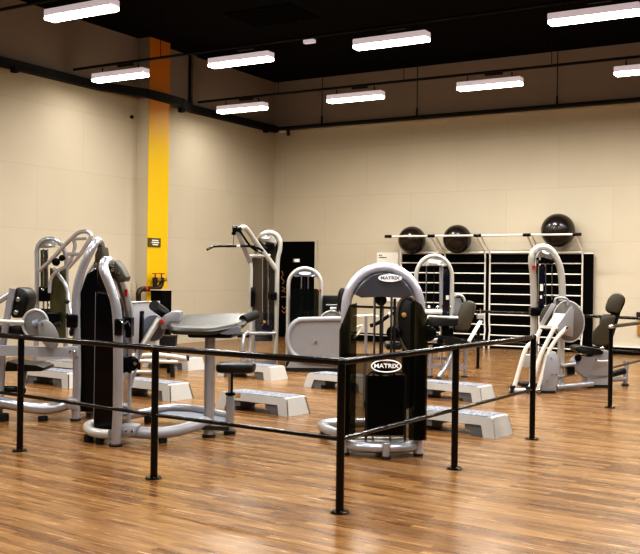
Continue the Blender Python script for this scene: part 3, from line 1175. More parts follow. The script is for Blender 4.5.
P('weight_stack', 'stack', t3, st3)
P('stack_pin', 'brass', t3, lambda m: m.cyl(w3(264.5, 322, -.12), w3(264.5, 322, -.06), .025))
P('range_handle', 'black', t3, lambda m: m.box(w3(253, 297, -.3), .07, .07, .34, HR, HF, bev=.015))
P('clamp', 'black', t3, lambda m: m.box(w3(273.5, 296, -.1), .12, .12, .14, HR, HF, bev=.02))
P('seat_crossbar', 'silver', t3, lambda m: m.tube([w3(243, 334.5, -.45), w3(250, 333.2, -.35), w3(275, 333.5, -.05)], .030, 10))
P('seat_leg', 'silver', t3, lambda m: m.tube([w3(248, 332, -.4), w3(244, 336, -.45), w3(243, 345, -.5), GD(243, D3 - .5)], .034, 10, smooth=4))
P('seat_pad', 'vinyl', t3, lambda m: m.prism([GD(x, y_, .48) for x, y_ in ((238, 16.9), (250, 16.9), (250, 17.3), (238, 17.3))], UP * .08, bev=.03))
P('base_beam', 'silver', t3, lambda m: (m.bar(GD(243, D3 - .5, .04), GD(276.5, D3, .04), .08, .07, bev=.01), m.bar(GD(250.5, D3 - .25, .04), GD(255, D3 + .2, .04), .08, .07, bev=.01)))

# ---- M4: overhead press machine, far left
D4 = 17.2
t4 = thing('overhead_press_machine', 'overhead press machine with looped silver arms, far left by the wall', 'exercise machine', GD(53, D4))
w4 = lambda x, y, dd_=0: W(x, y, D4 + dd_)
P('arch_frame', 'silver', t4, lambda m: m.tube([GD(37, D4), w4(37, 300), w4(37, 262), w4(37, 250), w4(40, 243), w4(45, 239.8), w4(51, 239), w4(57, 241), w4(62, 246, .1), w4(65.5, 255, .15), w4(66.5, 270, .2), GD(66.5, D4 + .2)], .042, 12, smooth=4))
P('head_cover', 'capl', t4, lambda m: m.prism(WP([(39.5, 248), (41.5, 244), (46, 241), (52, 240.5), (57, 243.5), (60, 247.5), (54, 247), (46, 248)], D4 - .1), HF * .2, bev=.02))
P('press_arm', 'silver', t4, lambda m: m.tube([w4(39.5, 270.5, -.2), w4(50, 261, -.3), w4(62, 248, -.4), w4(72, 238, -.5), w4(79, 232.5, -.55), w4(86, 231.5, -.6), w4(90.5, 234, -.6), w4(90, 239, -.6), w4(85.5, 246, -.55), w4(80.5, 254.5, -.5)], .036, 12, smooth=5))
P('press_arm', 'silver', t4, lambda m: m.tube([w4(73, 239, -.5), w4(75, 246, -.45), w4(71.5, 258, -.4), w4(66, 266, -.35), w4(55, 273, -.3), w4(50.5, 281, -.25), w4(49.5, 293, -.25)], .032, 12, smooth=5))
P('cross_tube', 'silver', t4, lambda m: (m.tube([w4(74, 239, -.5), w4(86, 238.5, -.55)], .026, 10), m.tube([w4(68, 254, -.4), w4(81, 254, -.5)], .030, 10), m.tube([w4(80.5, 254.5, -.5), w4(68.5, 268, -.38)], .03, 10)))
P('lower_lever', 'silver', t4, lambda m: m.tube([w4(53, 268.5, -.2), w4(58, 274, -.2), w4(65, 284, -.3), w4(68, 293, -.3), w4(69, 303, -.35), w4(71, 314, -.4)], .034, 12, smooth=4))
P('side_panel', 'olive', t4, lambda m: m.prism(WP([(50, 268), (65.5, 270), (65.5, 340), (50, 340)], D4), HF * .02))
P('inner_panel', 'olive', t4, lambda m: m.prism(WP([(40.5, 250), (47, 250), (47, 300), (40.5, 300)], D4), HF * .02))
for x in (43.5, 47.5):
    P('guide_rod', 'chrome', t4, lambda m: m.tube([w4(x, 249, -.05), w4(x, 330, -.05)], .014, 8))


def st4(m):
    for k in range(16):
        m.box(w4(45, 338 - k * 1.9, -.02), .18, .14, .03, HR, HF, bev=.003)


P('weight_stack', 'stack', t4, st4)
P('carriage', 'black', t4, lambda m: (m.box(w4(44.5, 294, -.1), .17, .12, .26, HR, HF, bev=.02), m.box(w4(55, 318, -.1), .24, .12, .2, HR, HF, bev=.03)))
P('carriage_knob', 'chrome', t4, lambda m: (m.cyl(w4(43, 289.5, -.18), w4(43, 289.5, -.16), .03), m.cyl(w4(48, 305, -.18), w4(48, 305, -.16), .025)))
P('pivot_bearing', 'black', t4, lambda m: (m.cyl(w4(56, 262, -.35), w4(56, 262, -.1), .07), m.cyl(w4(62, 258, -.38), w4(62, 258, -.2), .055)))
P('hand_grip', 'rubber', t4, lambda m: (m.tube([w4(55, 325, -.4), w4(61, 323, -.4)], .038, 10), m.tube([w4(66, 301, -.35), w4(69.5, 303, -.35)], .04, 10)))
P('base_beam', 'silver', t4, lambda m: m.bar(GD(37, D4, .04), GD(66.5, D4 + .2, .04), .1, .07, bev=.01))

# ---- M5: left machine with tower A
D5 = 10.3
t5 = thing('leg_extension_machine', 'left machine with grey cam discs, low beam and right-leaning arched tower', 'exercise machine', GD(60, D5))
w5 = lambda x, y, dd_=0: W(x, y, D5 + dd_)
A5 = [GD(77.5, D5, .02), w5(77, 380), w5(76.5, 330), w5(76, 305), w5(77, 288), w5(81.5, 271), w5(89, 254), w5(94.5, 243.5, .05), w5(98.5, 241, .15), w5(101, 246, .3), w5(100.5, 256, .45), w5(96.5, 270, .6), w5(93, 288, .7), w5(92, 310, .75), GD(92, D5 + .75, .02)]
P('arch_frame', 'silver', t5, lambda m: m.tube(A5, .044, 14, smooth=4))
P('head_cover', 'taupe', t5, lambda m: m.prism(WP([(94, 262), (94.5, 254), (98, 246), (102.5, 247), (103.5, 254), (102.5, 260), (99, 263)], D5 + .15), HF * .3, bev=.03))
P('inner_arc', 'lilac', t5, lambda m: m.tube([w5(94, 264, .2), w5(87, 275, .2), w5(82.5, 288, .2), w5(81.5, 300, .2)], .016, 8, smooth=4))
P('stack_shroud', 'black', t5, lambda m: m.prism([W(80.5, 292, D5 + .1), W(87, 274, D5 + .1), W(97, 268, D5 + .1), W(97.5, 292, D5 + .1), GD(97.5, D5 + .1, .08), GD(80.5, D5 + .1, .08)], HF * .55, bev=.01))
P('guide_rod', 'chrome', t5, lambda m: m.tube([w5(94.5, 262, .3), w5(94.5, 300, .3)], .012, 8))
P('adjuster_box', 'black', t5, lambda m: m.box(w5(73, 321, -.03), .11, .12, .14, HR, HF, bev=.02))
P('adjuster_knob', 'black', t5, lambda m: (m.cyl(w5(70, 332, -.06), w5(72.5, 332, -.06), .045), m.cyl(w5(66, 316, 0), w5(68, 316, 0), .03)))
P('rubber_foot', 'rubber', t5, lambda m: m.cyl(GD(77.5, D5), GD(77.5, D5, .022), .058))
P('low_beam', 'lilac', t5, lambda m: m.bar(w5(-30, 349.5, -.3), w5(78, 352.5, 0), .09, .105, bev=.02))
P('beam_bracket', 'lilac', t5, lambda m: m.prism(WP(rnd([(67, 346), (78, 346.5), (78, 357), (72, 357), (67, 354)], 2), D5 - .06), HF * .1, bev=.008))
P('bracket_bolt', 'chrome', t5, lambda m: (m.cyl(w5(70, 351.5, -.08), w5(70, 351.5, -.06), .013, 10), m.cyl(w5(74.2, 351.7, -.08), w5(74.2, 351.7, -.06), .013, 10)))
P('cam_disc', 'greyp', t5, lambda m: m.prism(WP(ell(35.5, 324, 12.5, 14, 32), D5 - .1), HF * .05, bev=.012))
P('cam_rim', 'white', t5, lambda m: m.tube(WP(ell(35.5, 324, 12.8, 14.3, 32), D5 - .12), .013, 8, closed=True))
P('cam_boss', 'bluegrey', t5, lambda m: m.tube([w5(34, 325, -.16), w5(39, 323, -.16)], .045, 12))
P('cam_plate', 'greyp', t5, lambda m: m.prism(WP(ell(48, 334.5, 9, 15.5, 30, -.42), D5 - .22), HF * .04, bev=.01))
P('cam_plate_bolt', 'chrome', t5, lambda m: m.cyl(w5(42, 324, -.24), w5(42, 324, -.22), .014, 10))
P('tube_arm', 'white', t5, lambda m: m.tube([w5(-30, 320, -.3), w5(24, 322.5, -.15)], .024, 12))
P('seat_upright', 'silver', t5, lambda m: m.tube([w5(12.5, 288.5), w5(7, 318), w5(2.5, 346), w5(1.5, 375), GD(1, D5, .02)], .038, 12))
P('seat_upright_foot', 'rubber', t5, lambda m: m.cyl(GD(1, D5), GD(1, D5, .022), .05))
P('stay_tube', 'silver', t5, lambda m: m.tube([w5(12.5, 292), w5(5, 297.5), w5(-8, 305)], .03, 12))
P('back_pad', 'vinyl', t5, lambda m: m.prism(WP(rnd([(14, 288), (21, 287), (27, 292), (28, 300), (23, 318), (10, 318)], 4), D5 + .02), HF * .35, bev=.04))
P('pad_bolt', 'chrome', t5, lambda m: (m.cyl(w5(18, 299.5, -.02), w5(18, 299.5, .03), .024, 12), m.cyl(w5(15.5, 312.5, -.02), w5(15.5, 312.5, .03), .024, 12)))
P('thigh_pad', 'vinyl', t5, lambda m: m.prism(WP(rnd([(-20, 326), (22, 326), (22, 337), (-20, 337)], 3), D5 + .1), HF * .35, bev=.03))
P('seat_pad', 'vinyl', t5, lambda m: m.prism(WP(rnd([(6, 361), (18, 364), (38, 365.5), (43.5, 368), (42, 371.5), (4, 371.5)], 2), D5 + .1), HF * .45, bev=.02))
P('seat_post', 'silver', t5, lambda m: m.tube([w5(25, 368, .3), GD(22, D5 + .25, .12)], .028, 10))
P('base_tube', 'silver', t5, lambda m: m.tube([w5(-40, 399, -.1), w5(0, 402.5, -.1), w5(25, 406.5, -.08), w5(45, 408.5, -.05), w5(62, 406, 0), w5(76, 401, .02)], .062, 14, smooth=4))
P('base_sole', 'rubber', t5, lambda m: (m.cyl(GD(45, D5 - .05), GD(45, D5 - .05, .05), .05), m.cyl(GD(6, D5 - .1), GD(6, D5 - .1, .08), .05)))
P('base_bracket', 'lilac', t5, lambda m: m.prism(WP(rnd([(66, 399), (77, 399), (77, 410), (68, 410)], 2), D5 - .06), HF * .1, bev=.01))
P('lower_pad', 'vinyl', t5, lambda m: m.tube([w5(-6, 389, .1), w5(14, 389, .1), w5(24, 391, .2)], .035, 10))
P('rear_base', 'silver', t5, lambda m: m.tube([GD(77.5, D5, .10), GD(84, D5 + .45, .10), GD(92, D5 + .75, .10)], .045, 12))
P('rubber_foot', 'rubber', t5, lambda m: m.cyl(GD(92, D5 + .75), GD(92, D5 + .75, .05), .05))

# ---- M6: curl machine with tower B
D6 = 8.8
t6 = thing('curl_machine', 'curl machine with wide flat black arm pad, round stool and left-leaning tower', 'exercise machine', GD(150, D6 + .3))
w6 = lambda x, y, dd_=0: W(x, y, D6 + dd_)
A6 = [GD(118, D6, .02), w6(118, 400), w6(118, 345), w6(117.5, 322), w6(115.5, 304), w6(110.5, 287), w6(104.5, 272), w6(104, 263.5, .05), w6(107.5, 261, .12), w6(112.5, 264.5, .3), w6(117.5, 275, .5), w6(123, 290, .6), w6(127.5, 308, .65), w6(128, 330, .68), GD(128, D6 + .68, .02)]
P('arch_frame', 'silver', t6, lambda m: m.tube(A6, .046, 14, smooth=4))
P('head_cover', 'taupe', t6, lambda m: m.prism(WP([(110.5, 262), (115, 260), (121, 267), (126, 277), (124.5, 281.5), (117, 282), (113, 272)], D6 + .2), HF * .25, bev=.03))
P('cover_studs', 'chrome', t6, lambda m: (m.cyl(w6(112, 265, .15), w6(112, 265, .2), .018, 10), m.cyl(w6(112.5, 270, .15), w6(112.5, 270, .2), .015, 10), m.cyl(w6(119, 272.5, .15), w6(119, 272.5, .2), .015, 10)))
P('stack_shroud', 'black', t6, lambda m: m.prism([W(98.5, 293, D6 + .12), W(105, 293, D6 + .12), W(111, 300, D6 + .12), W(114, 310, D6 + .12), GD(114, D6 + .12, .09), GD(96, D6 + .12, .09), W(96, 296, D6 + .12)], HF * .45, bev=.01))
P('shroud_seam', 'bluegrey', t6, lambda m: m.tube([w6(95.7, 292, .12), GD(95.7, D6 + .12, .1)], .004, 6))
P('top_shroud', 'smoked', t6, lambda m: m.prism(WP([(97, 292), (98, 266), (103, 268), (110, 288), (114, 305), (105, 292)], D6 + .2), HF * .3))
P('rear_stack', 'stack', t6, lambda m: m.box(zz(w6(121, 380, .42), .56), .08, .25, .95, HR, HF, bev=.01))
P('collar', 'black', t6, lambda m: (m.box(w6(119.5, 327, -.02), .065, .12, .15, HR, HF, bev=.012), m.box(w6(127.5, 327, .6), .1, .14, .2, HR, HF, bev=.02)))
P('collar_cable', 'chrome', t6, lambda m: m.tube([w6(119, 319, -.1), w6(124, 324, -.1), w6(128, 321, -.1), w6(130, 327, -.1)], .005, 6, smooth=4))
P('red_mark', 'red', t6, lambda m: m.box(w6(126.3, 293, .55), .025, .02, .07, HR, HF))
P('adjuster_knob', 'black', t6, lambda m: (m.cyl(w6(131.5, 363.5, .4), w6(131.5, 363.5, .5), .07), m.tube([w6(131, 365, .5), w6(128, 372, .5)], .03, 10)))
P('knob_cap', 'chrome', t6, lambda m: m.cyl(w6(135, 363.5, .38), w6(135, 363.5, .40), .018, 12))
P('rubber_foot', 'rubber', t6, lambda m: m.cyl(GD(118, D6), GD(118, D6, .022), .062))
P('rubber_foot', 'rubber', t6, lambda m: m.cyl(GD(128, D6 + .68), GD(128, D6 + .68, .022), .062))
P('rear_loop', 'white', t6, lambda m: m.tube([GD(112, D6 + .03, .10), GD(103, D6 + .06, .10), GD(94, D6 + .14, .105), GD(89.5, D6 + .35, .11), GD(93, D6 + .55, .11), GD(103, D6 + .65, .11)], .045, 12, smooth=5))
P('loop_feet', 'rubber', t6, lambda m: (m.cyl(GD(91, D6 + .2), GD(91, D6 + .2, .07), .045), m.cyl(GD(102, D6 + .1), GD(102, D6 + .1, .06), .04)))
P('plate_foot', 'black', t6, lambda m: m.box(GD(104, D6 + .3, .12), .16, .3, .05, HR, HF, bev=.01))
P('hub_bracket', 'lilac', t6, lambda m: m.prism(WP(rnd([(120, 425.5), (130, 424.5), (139, 426), (134, 436), (124, 438), (120, 436)], 2), D6 + .05), HF * .14, bev=.012))
P('bracket_bolt', 'chrome', t6, lambda m: (m.cyl(w6(125.5, 431.5, .02), w6(125.5, 431.5, .05), .015, 10), m.cyl(w6(132, 431.3, .02), w6(132, 431.3, .05), .015, 10)))
gp = GD(211, 9.36)
P('front_base_tube', 'lilac', t6, lambda m: m.tube([W(126, 431, 8.95), W(140, 432.5, 8.95), W(158, 433, 8.98), W(178, 430.5, 9.05), W(195, 425.5, 9.2), W(208, 421, 9.35)], .055, 14, smooth=4))
P('rear_base_tube', 'silver', t6, lambda m: m.tube([W(118, 418, 10.0), W(148, 412, 10.2), W(158, 409.5, 10.25), W(170, 408, 10.3), W(190, 408.5, 10.2), W(206, 411, 10.0), W(231, 417, 9.65)], .042, 14, smooth=4))
P('base_web', 'bluegrey', t6, lambda m: m.prism([W(x, y, d_) for x, y, d_ in ((150, 415, 10.15), (168, 411, 10.25), (190, 411.5, 10.15), (230, 418, 9.6), (224, 424, 9.5), (196, 419, 9.8))], UP * -.02))
P('base_shoe', 'rubber', t6, lambda m: m.bar(W(199, 427, 9.25), W(226, 428.5, 9.5), .10, .04, bev=.01))
P('base_feet', 'rubber', t6, lambda m: (m.cyl(GD(150, 10.2), GD(150, 10.2, .10), .04), m.cyl(GD(165, 9.0), GD(165, 9.0, .05), .04)))
po = P('pad_post', 'silver', t6, lambda m: m.tube([gp, zz(gp, 1.03)], .052, 16))
P('post_shoe', 'rubber', po, lambda m: m.cyl(gp, zz(gp, .03), .065))
gs = GD(232, 9.58)
P('stool_lower_tube', 'silver', t6, lambda m: m.bar(gs + UP * .02, zz(gs, .39), .075, .075, HR, bev=.01))
P('stool_shoe', 'rubber', t6, lambda m: m.box(gs + UP * .015, .11, .11, .03, HR, HF, bev=.008))
P('stool_rod', 'chrome', t6, lambda m: (m.tube([zz(gs, .35) - HR * .008, zz(gs, .62) - HR * .008], .016, 12)))
P('stool_rod_groove', 'rubber', t6, lambda m: m.tube([zz(gs, .35) + HR * .015, zz(gs, .62) + HR * .015], .010, 12))
P('stool_collar', 'black', t6, lambda m: m.cyl(zz(gs, .375), zz(gs, .405), .05))
P('height_knob', 'brass', t6, lambda m: m.cyl(zz(gs, .375) + HR * .05, zz(gs, .375) + HR * .10, .022, 14))
sc = zz(GD(237.5, 9.6), .61)
P('stool_seat', 'vinyl', t6, lambda m: m.prism([sc + HR * x + HF * y for x, y in rnd([(-.19, -.21), (.17, -.21), (.20, 0), (.17, .21), (-.19, .21)], .10)], UP * .095, bev=.035))
# arm pad (wide, dished)


def armpad(m):
    z0 = 1.035
    out = rnd([(-.37, -.06), (-.29, -.32), (.06, -.34), (.36, -.22), (.40, .05), (.36, .30), (-.26, .30)], .09)
    c = GD(207, 9.4)
    n = len(out)
    def zt(x, y): return z0 + .055 + max(0, x - .12) * .16 + (-.02 if abs(y) < .1 else 0)
    rings = [(1.0, -.035, 0), (1.04, 0, 0), (1.0, .022, 0), (.93, .03, 0), (.5, .026, 0)]
    vs = []
    for k, dz, _ in rings:
        for x, y in out:
            xx, yy = x * k, y * k
            vs.append(c + HR * xx + HF * yy + UP * (z0 + dz + max(0, xx - .1) * .12 + (yy + .34) * .17))
    fs = [list(range(n))[::-1]]
    for j in range(len(rings) - 1):
        for i in range(n):
            fs.append([j * n + i, j * n + (i + 1) % n, (j + 1) * n + (i + 1) % n, (j + 1) * n + i])
    fs.append([(len(rings) - 1) * n + i for i in range(n)])
    m.add(vs, fs)


P('arm_pad', 'padtop', t6, armpad)
P('pad_tray', 'black', t6, lambda m: m.prism([zz(GD(207, 9.4), .965) + HR * x + HF * y for x, y in rnd([(-.16, -.18), (.26, -.18), (.30, .18), (-.16, .18)], .06)], UP * .05, bev=.015))
P('roll_grip', 'rubber', t6, lambda m: m.tube([W(243, 320, 9.35), W(256, 314.5, 9.55)], .045, 14))
P('pad_side_panel', 'bluegrey', t6, lambda m: m.prism(WP(rnd([(219, 334), (237, 326), (242, 327), (240, 333), (228, 335)], 2), 9.08), HF * .03, bev=.008))
# lever mechanism on the left of the pad
P('pivot_disc', 'bluegrey', t6, lambda m: m.prism(WP(ell(153, 328, 11.5, 13.5, 28), D6 + .75), HF * .06, bev=.012))
P('lever_tube', 'white', t6, lambda m: m.tube([w6(159.5, 318.5, .6), w6(151, 332, .55), w6(143, 345, .5)], .032, 12))
P('lever_bracket', 'lilac', t6, lambda m: m.prism(WP(rnd([(158, 322), (164, 315), (172, 311), (180, 311.5), (180, 321), (172, 328), (162, 330)], 1.5), D6 + .55), HF * .22, bev=.012))
P('lever_roller', 'vinyl', t6, lambda m: m.tube([w6(154, 305.5, .5), w6(164.5, 313, .75)], .052, 16))
P('red_knob', 'red', t6, lambda m: m.cyl(w6(161.3, 321.5, .48), w6(161.3, 321.5, .54), .022, 14))
P('lever_column', 'black', t6, lambda m: m.bar(W(141, 344, 9.4), W(142, 311, 9.4), .03, .08, HR, bev=.008))
P('lever_support', 'silver', t6, lambda m: m.tube([W(154, 330, 9.65), W(140, 350, 9.7), W(129, 385, 9.55)], .034, 12, smooth=3))

# ---- M10: panel machine behind the curl machine
D10 = 15.0
t10 = thing('seated_row_machine', 'half-hidden machine with a square pale panel behind the curl lever', 'exercise machine', GD(150, D10))
P('guard_panel', 'lilac', t10, lambda m: m.prism(WP([(131, 303), (157, 302.5), (157, 345), (131, 345)], D10), HF * .05, bev=.01))
P('panel_rim', 'white', t10, lambda m: m.tube([GD(131, D10, .05), W(131, 302, D10), W(158, 301.5, D10), GD(158, D10, .05)], .035, 12))
P('floor_tubes', 'white', t10, lambda m: (m.tube([GD(131, D10, .05), GD(158, D10, .05)], .035), m.tube([W(128, 356, D10 - .2), W(160, 355, D10 - .2), W(175, 357, D10 - .1), W(187, 359, D10)], .04, 12), m.tube([W(140, 361, D10 - .4), W(178, 362, D10 - .4)], .028)))
P('floor_feet', 'rubber', t10, lambda m: (m.cyl(W(186, 358, D10), W(189, 358.3, D10), .045), m.tube([W(172, 361, D10 - .2), GD(174, D10 - .2)], .035)))
P('dark_base', 'vinyl', t10, lambda m: m.prism([GD(x, D10 + .3, z) for x, z in ((135, .35), (175, .42), (176, .60), (135, .60))], HF * .3, bev=.02))
P('base_legs', 'black', t10, lambda m: (m.tube([GD(140, D10 + .4), GD(140, D10 + .4, .4)], .03), m.tube([GD(170, D10 + .4), GD(170, D10 + .4, .45)], .03)))

# ---- M7: seated machine right of centre
D7 = 15.3
t7 = thing('seated_press_machine', 'seated machine with arched tower and dark oval backrest, right of centre', 'exercise machine', GD(445, D7))
w7 = lambda x, y, dd_=0: W(x, y, D7 + dd_)
F7 = FR(GD(434, D7), HR)
s7 = D7 / FPX
tower(t7, F7, 36 * s7, 1.56 + 23 * s7, .34, .034, tube='white', cap='capl', capk=.52, depth=.14, rodx=.12, stack=False)
P('stack_casing', 'stack', t7, lambda m: (m.box(w7(446, 291, .1), .11, .12, .80, HR, HF, bev=.01), m.box(w7(446.5, 322, .1), .22, .16, .3, HR, HF, bev=.01)))
P('casing_label', 'paper', t7, lambda m: m.box(w7(447.5, 297.5, .02), .05, .01, .07, HR, HF))
P('guide_rod', 'silver', t7, lambda m: m.tube([w7(440.5, 266, 0), w7(440.5, 312, 0)], .022, 8))
P('chrome_knob', 'chrome', t7, lambda m: (m.ball(w7(429, 306.5, -.2), .03, 12, 8), m.ball(w7(437.5, 307, -.2), .025, 12, 8), m.ball(w7(450, 307.5, -.1), .022, 12, 8)))
P('white_roller', 'rung', t7, lambda m: m.tube([w7(422, 311.5, -.25), w7(442, 312, -.25)], .036, 14))
P('arm_bar', 'rung', t7, lambda m: m.tube([w7(425, 322, -.3), w7(428.5, 316, -.3), w7(440, 317, -.25), w7(458, 317.5, -.2)], .020, 10))
P('lap_pad', 'vinyl', t7, lambda m: m.prism(WP(rnd([(428, 318), (458.5, 318.5), (458, 326), (432, 326.5), (428, 323)], 2), D7 - .35), HF * .2, bev=.03))
P('backrest', 'taupe', t7, lambda m: m.prism(WP(rnd([(461.5, 303), (467, 300.5), (473, 302), (474.5, 307), (467, 331), (454, 330.5), (453, 326)], 4), D7 - .1), (HF * .8 + HR * .6) * .09, bev=.03))
P('backrest_shell', 'vinyl', t7, lambda m: m.prism(WP(rnd([(463, 302), (469, 300), (475, 302), (476, 307), (468.5, 332.5), (456, 332), (455, 326)], 4), D7), HF * .07, bev=.02))
P('hoop', 'white', t7, lambda m: m.tube([w7(453, 318, .2), w7(453.5, 300, .2), w7(456, 295.5, .2), w7(461, 295.5, .2), w7(464, 299, .2), w7(465, 304, .2)], .024, 10, smooth=4))
P('hoop_panel', 'lilac', t7, lambda m: m.prism(WP([(454, 317), (454.5, 300), (457, 297.5), (461, 298), (462, 303), (458, 317)], D7 + .22), HF * .02))
P('seat_pad', 'vinyl', t7, lambda m: m.prism(WP(rnd([(432, 335.5), (452, 336.5), (468, 341.5), (466, 344), (440, 344), (432, 341)], 2), D7 - .3), HF * .4, bev=.03))
P('seat_frame', 'black', t7, lambda m: (m.bar(w7(447, 328, -.1), w7(447, 345, -.1), .18, .12, HR, bev=.01), m.bar(w7(433, 345, 0), w7(466, 347, 0), .1, .06, bev=.01)))
P('side_lever', 'white', t7, lambda m: m.bar(w7(468.5, 342, -.3), w7(481, 320.5, -.1), .055, .05, HR, bev=.01))
P('lever_block', 'lilac', t7, lambda m: m.box(w7(480, 316.5, -.1), .10, .10, .08, HR, HF, bev=.012))
P('lever_pin', 'brass', t7, lambda m: m.tube([w7(480.3, 315, -.1), w7(480.3, 308.5, -.1)], .010, 8))
P('grip_roll', 'lilac', t7, lambda m: m.tube([w7(424, 339.5, -.4), w7(441, 340.5, -.4)], .034, 12))
P('grip_cap', 'black', t7, lambda m: m.cyl(w7(440, 341, -.5), w7(443, 341, -.4), .055))
P('hub_disc', 'black', t7, lambda m: m.cyl(w7(428, 332, -.35), w7(428, 332, -.25), .12))
lg7 = [(431.5, 0), (466, 0)]
P('base_frame', 'silver', t7, lambda m: (m.bar(w7(425, 366, 0), w7(467, 367.5, 0), .07, .06, bev=.01), m.bar(w7(425, 358, .3), w7(452, 359, .3), .05, .05, bev=.01), m.bar(w7(430, 347, .1), w7(466, 349, .1), .06, .05, bev=.01)))
P('leg', 'silver', t7, lambda m: m.tube([w7(431.5, 345, 0), GD(431.5, D7, .02)], .032, 12))
P('leg', 'silver', t7, lambda m: m.tube([w7(466, 348, .1), GD(466, D7 + .1, .02)], .030, 12))
P('curved_leg', 'silver', t7, lambda m: m.tube([w7(452.5, 345, -.1), w7(451, 355, -.1), w7(445, 368, -.2), GD(440, D7 - .25, .03)], .036, 12, smooth=4))
feet(t7, [GD(431.5, D7), GD(466, D7 + .1), GD(440, D7 - .25)], .045, .025)

# ---- M8: leg press, right
D8 = 13.7
t8 = thing('leg_press_machine', 'leg press with slanted white linkage tubes and padded seat, at the right', 'exercise machine', GD(560, D8))
w8 = lambda x, y, dd_=0: W(x, y, D8 + dd_)
P('arch_frame', 'white', t8, lambda m: m.tube([GD(533.5, D8 + .35, .02), w8(533.6, 340, .35), w8(533.8, 300, .3), w8(533, 275, .25), w8(531.6, 262, .2), w8(533, 253, .2), w8(538, 248, .2), w8(545, 247.3, .2), w8(551, 250.5, .2), w8(556.5, 258.5, .2), w8(560.5, 270, .2), w8(562, 285, .2), w8(562, 310, .2), GD(561.5, D8 + .2, .02)], .050, 14, smooth=4))
P('head_cover', 'capl', t8, lambda m: m.prism(WP([(535.5, 258), (537, 252.5), (541, 250), (547, 250), (552, 254), (556, 260), (548, 257.5), (540, 257.5)], D8 + .1), HF * .22, bev=.02))
P('logo_oval', 'logo', t8, lambda m: m.prism(WP(ell(545.5, 252.6, 4, 1.2, 16, .35), D8 + .085), HF * -.004))
P('tower_collar', 'black', t8, lambda m: m.box(w8(535, 311.5, .28), .15, .16, .12, HR, HF, bev=.02))
P('guide_rod', 'chrome', t8, lambda m: (m.tube([w8(545.5, 262, .3), w8(545.5, 305, .3)], .012, 8), m.tube([w8(552, 262, .3), w8(552, 300, .3)], .008, 8)))
P('stack_strip', 'stack', t8, lambda m: (m.box(w8(541, 287, .3), .08, .08, .62, HR, HF, bev=.01), m.box(w8(545, 262, .3), .22, .1, .05, HR, HF, bev=.01)))
P('stack_labels', 'paper', t8, lambda m: (m.box(w8(541.5, 287.5, .24), .045, .01, .10, HR, HF), m.box(w8(541, 297, .24), .03, .01, .05, HR, HF)))
P('red_tag', 'red', t8, lambda m: m.box(w8(534, 267.5, .14), .05, .02, .05, HR, HF))
P('cam_disc', 'discgrey', t8, lambda m: m.prism(WP(ell(568.5, 321.5, 15.5, 20.5, 34, -.12), D8 - .05), HF * .06, bev=.015))
P('cam_disc', 'taupe', t8, lambda m: m.prism(WP(ell(550, 317, 9.5, 13.5, 30, .3), D8 + .08), HF * .06, bev=.015))
P('disc_rim', 'white', t8, lambda m: m.tube(WP(ell(568.5, 321.5, 15.5, 20.5, 40, -.12), D8 - .04), .012, 8, closed=True))
P('foot_plate', 'rung', t8, lambda m: m.prism([W(547, 325.5, D8 - .2), W(556.5, 326, D8 - .2), W(566, 314, D8 - .05), W(555, 313, D8 - .05)], UP * -.02 - HF * .02))
P('cheek_plate', 'lilac', t8, lambda m: m.prism(WP([(538.5, 327), (543, 327), (556, 305), (552.5, 303)], D8 - .22), HF * .04, bev=.006))
P('cheek_plate', 'lilac', t8, lambda m: m.prism(WP([(556, 328), (572, 305.5), (574, 310), (573, 337), (560, 334)], D8 - .22), HF * .05, bev=.006))
P('front_lip', 'rung', t8, lambda m: m.bar(w8(539, 326.5, -.24), w8(558, 327.5, -.24), .03, .04, bev=.008))
P('grab_loop', 'lilac', t8, lambda m: m.tube([w8(555, 305, -.1), w8(555, 300, -.1), w8(558, 297.8, -.1), w8(565, 298.3, -.1), w8(568, 301, -.1), w8(567.5, 305, -.1)], .018, 10, smooth=4))
P('loop_clamp', 'black', t8, lambda m: m.box(w8(561.8, 303.5, .1), .13, .16, .07, HR, HF, bev=.02))
for pts in ([(567.5, 327.5), (558, 337), (549.5, 350), (545, 365), (541, 379), (537.5, 391)],
            [(554, 328.5), (547.5, 341), (541, 354), (537, 366), (532.5, 381), (529.5, 388)],
            [(540.5, 329), (535.5, 340), (527, 347), (522.5, 358), (518, 374), (514.5, 386)]):
    P('linkage_tube', 'rung', t8, lambda m: m.tube([w8(x, y, -.26 - .008 * i) for i, (x, y) in enumerate(pts)], .030, 12, smooth=4))
P('pivot_bolt', 'chrome', t8, lambda m: (m.cyl(w8(567, 328, -.32), w8(567, 328, -.28), .022, 12), m.cyl(w8(539, 390.5, -.42), w8(539, 390.5, -.36), .03, 12)))
P('lower_roller', 'silver', t8, lambda m: m.tube([w8(510, 389.5, -.32), w8(518, 391, -.36), w8(531, 391, -.36)], .042, 14))
P('roller_shoe', 'rubber', t8, lambda m: (m.cyl(GD(514, D8 - .34), GD(514, D8 - .34, .10), .04), m.cyl(GD(529, D8 - .36), GD(529, D8 - .36, .09), .04)))
P('mid_block', 'white', t8, lambda m: m.box(w8(528, 361, -.1), .15, .12, .19, HR, HF, bev=.02))
P('step_pad', 'rubber', t8, lambda m: m.box(w8(527, 384, 0), .22, .3, .05, HR, HF, bev=.01))
P('lower_housing', 'lilac', t8, lambda m: m.prism(WP([(541, 393), (543.5, 372), (547, 356), (551.5, 351), (556, 352), (559, 358), (559.5, 370), (557.5, 380), (556, 386), (556.5, 392)], 13.38), HF * .18, bev=.015))
P('housing_bolts', 'bluegrey', t8, lambda m: [m.cyl(W(x, y, 13.36), W(x, y, 13.38), .012, 8) for x, y in ((551, 358), (552, 374), (547, 380.5), (556.5, 374))])
P('housing_sole', 'rubber', t8, lambda m: m.prism([GD(538, 13.36), GD(557, 13.36), GD(557, 13.6), GD(538, 13.6)], UP * .03))
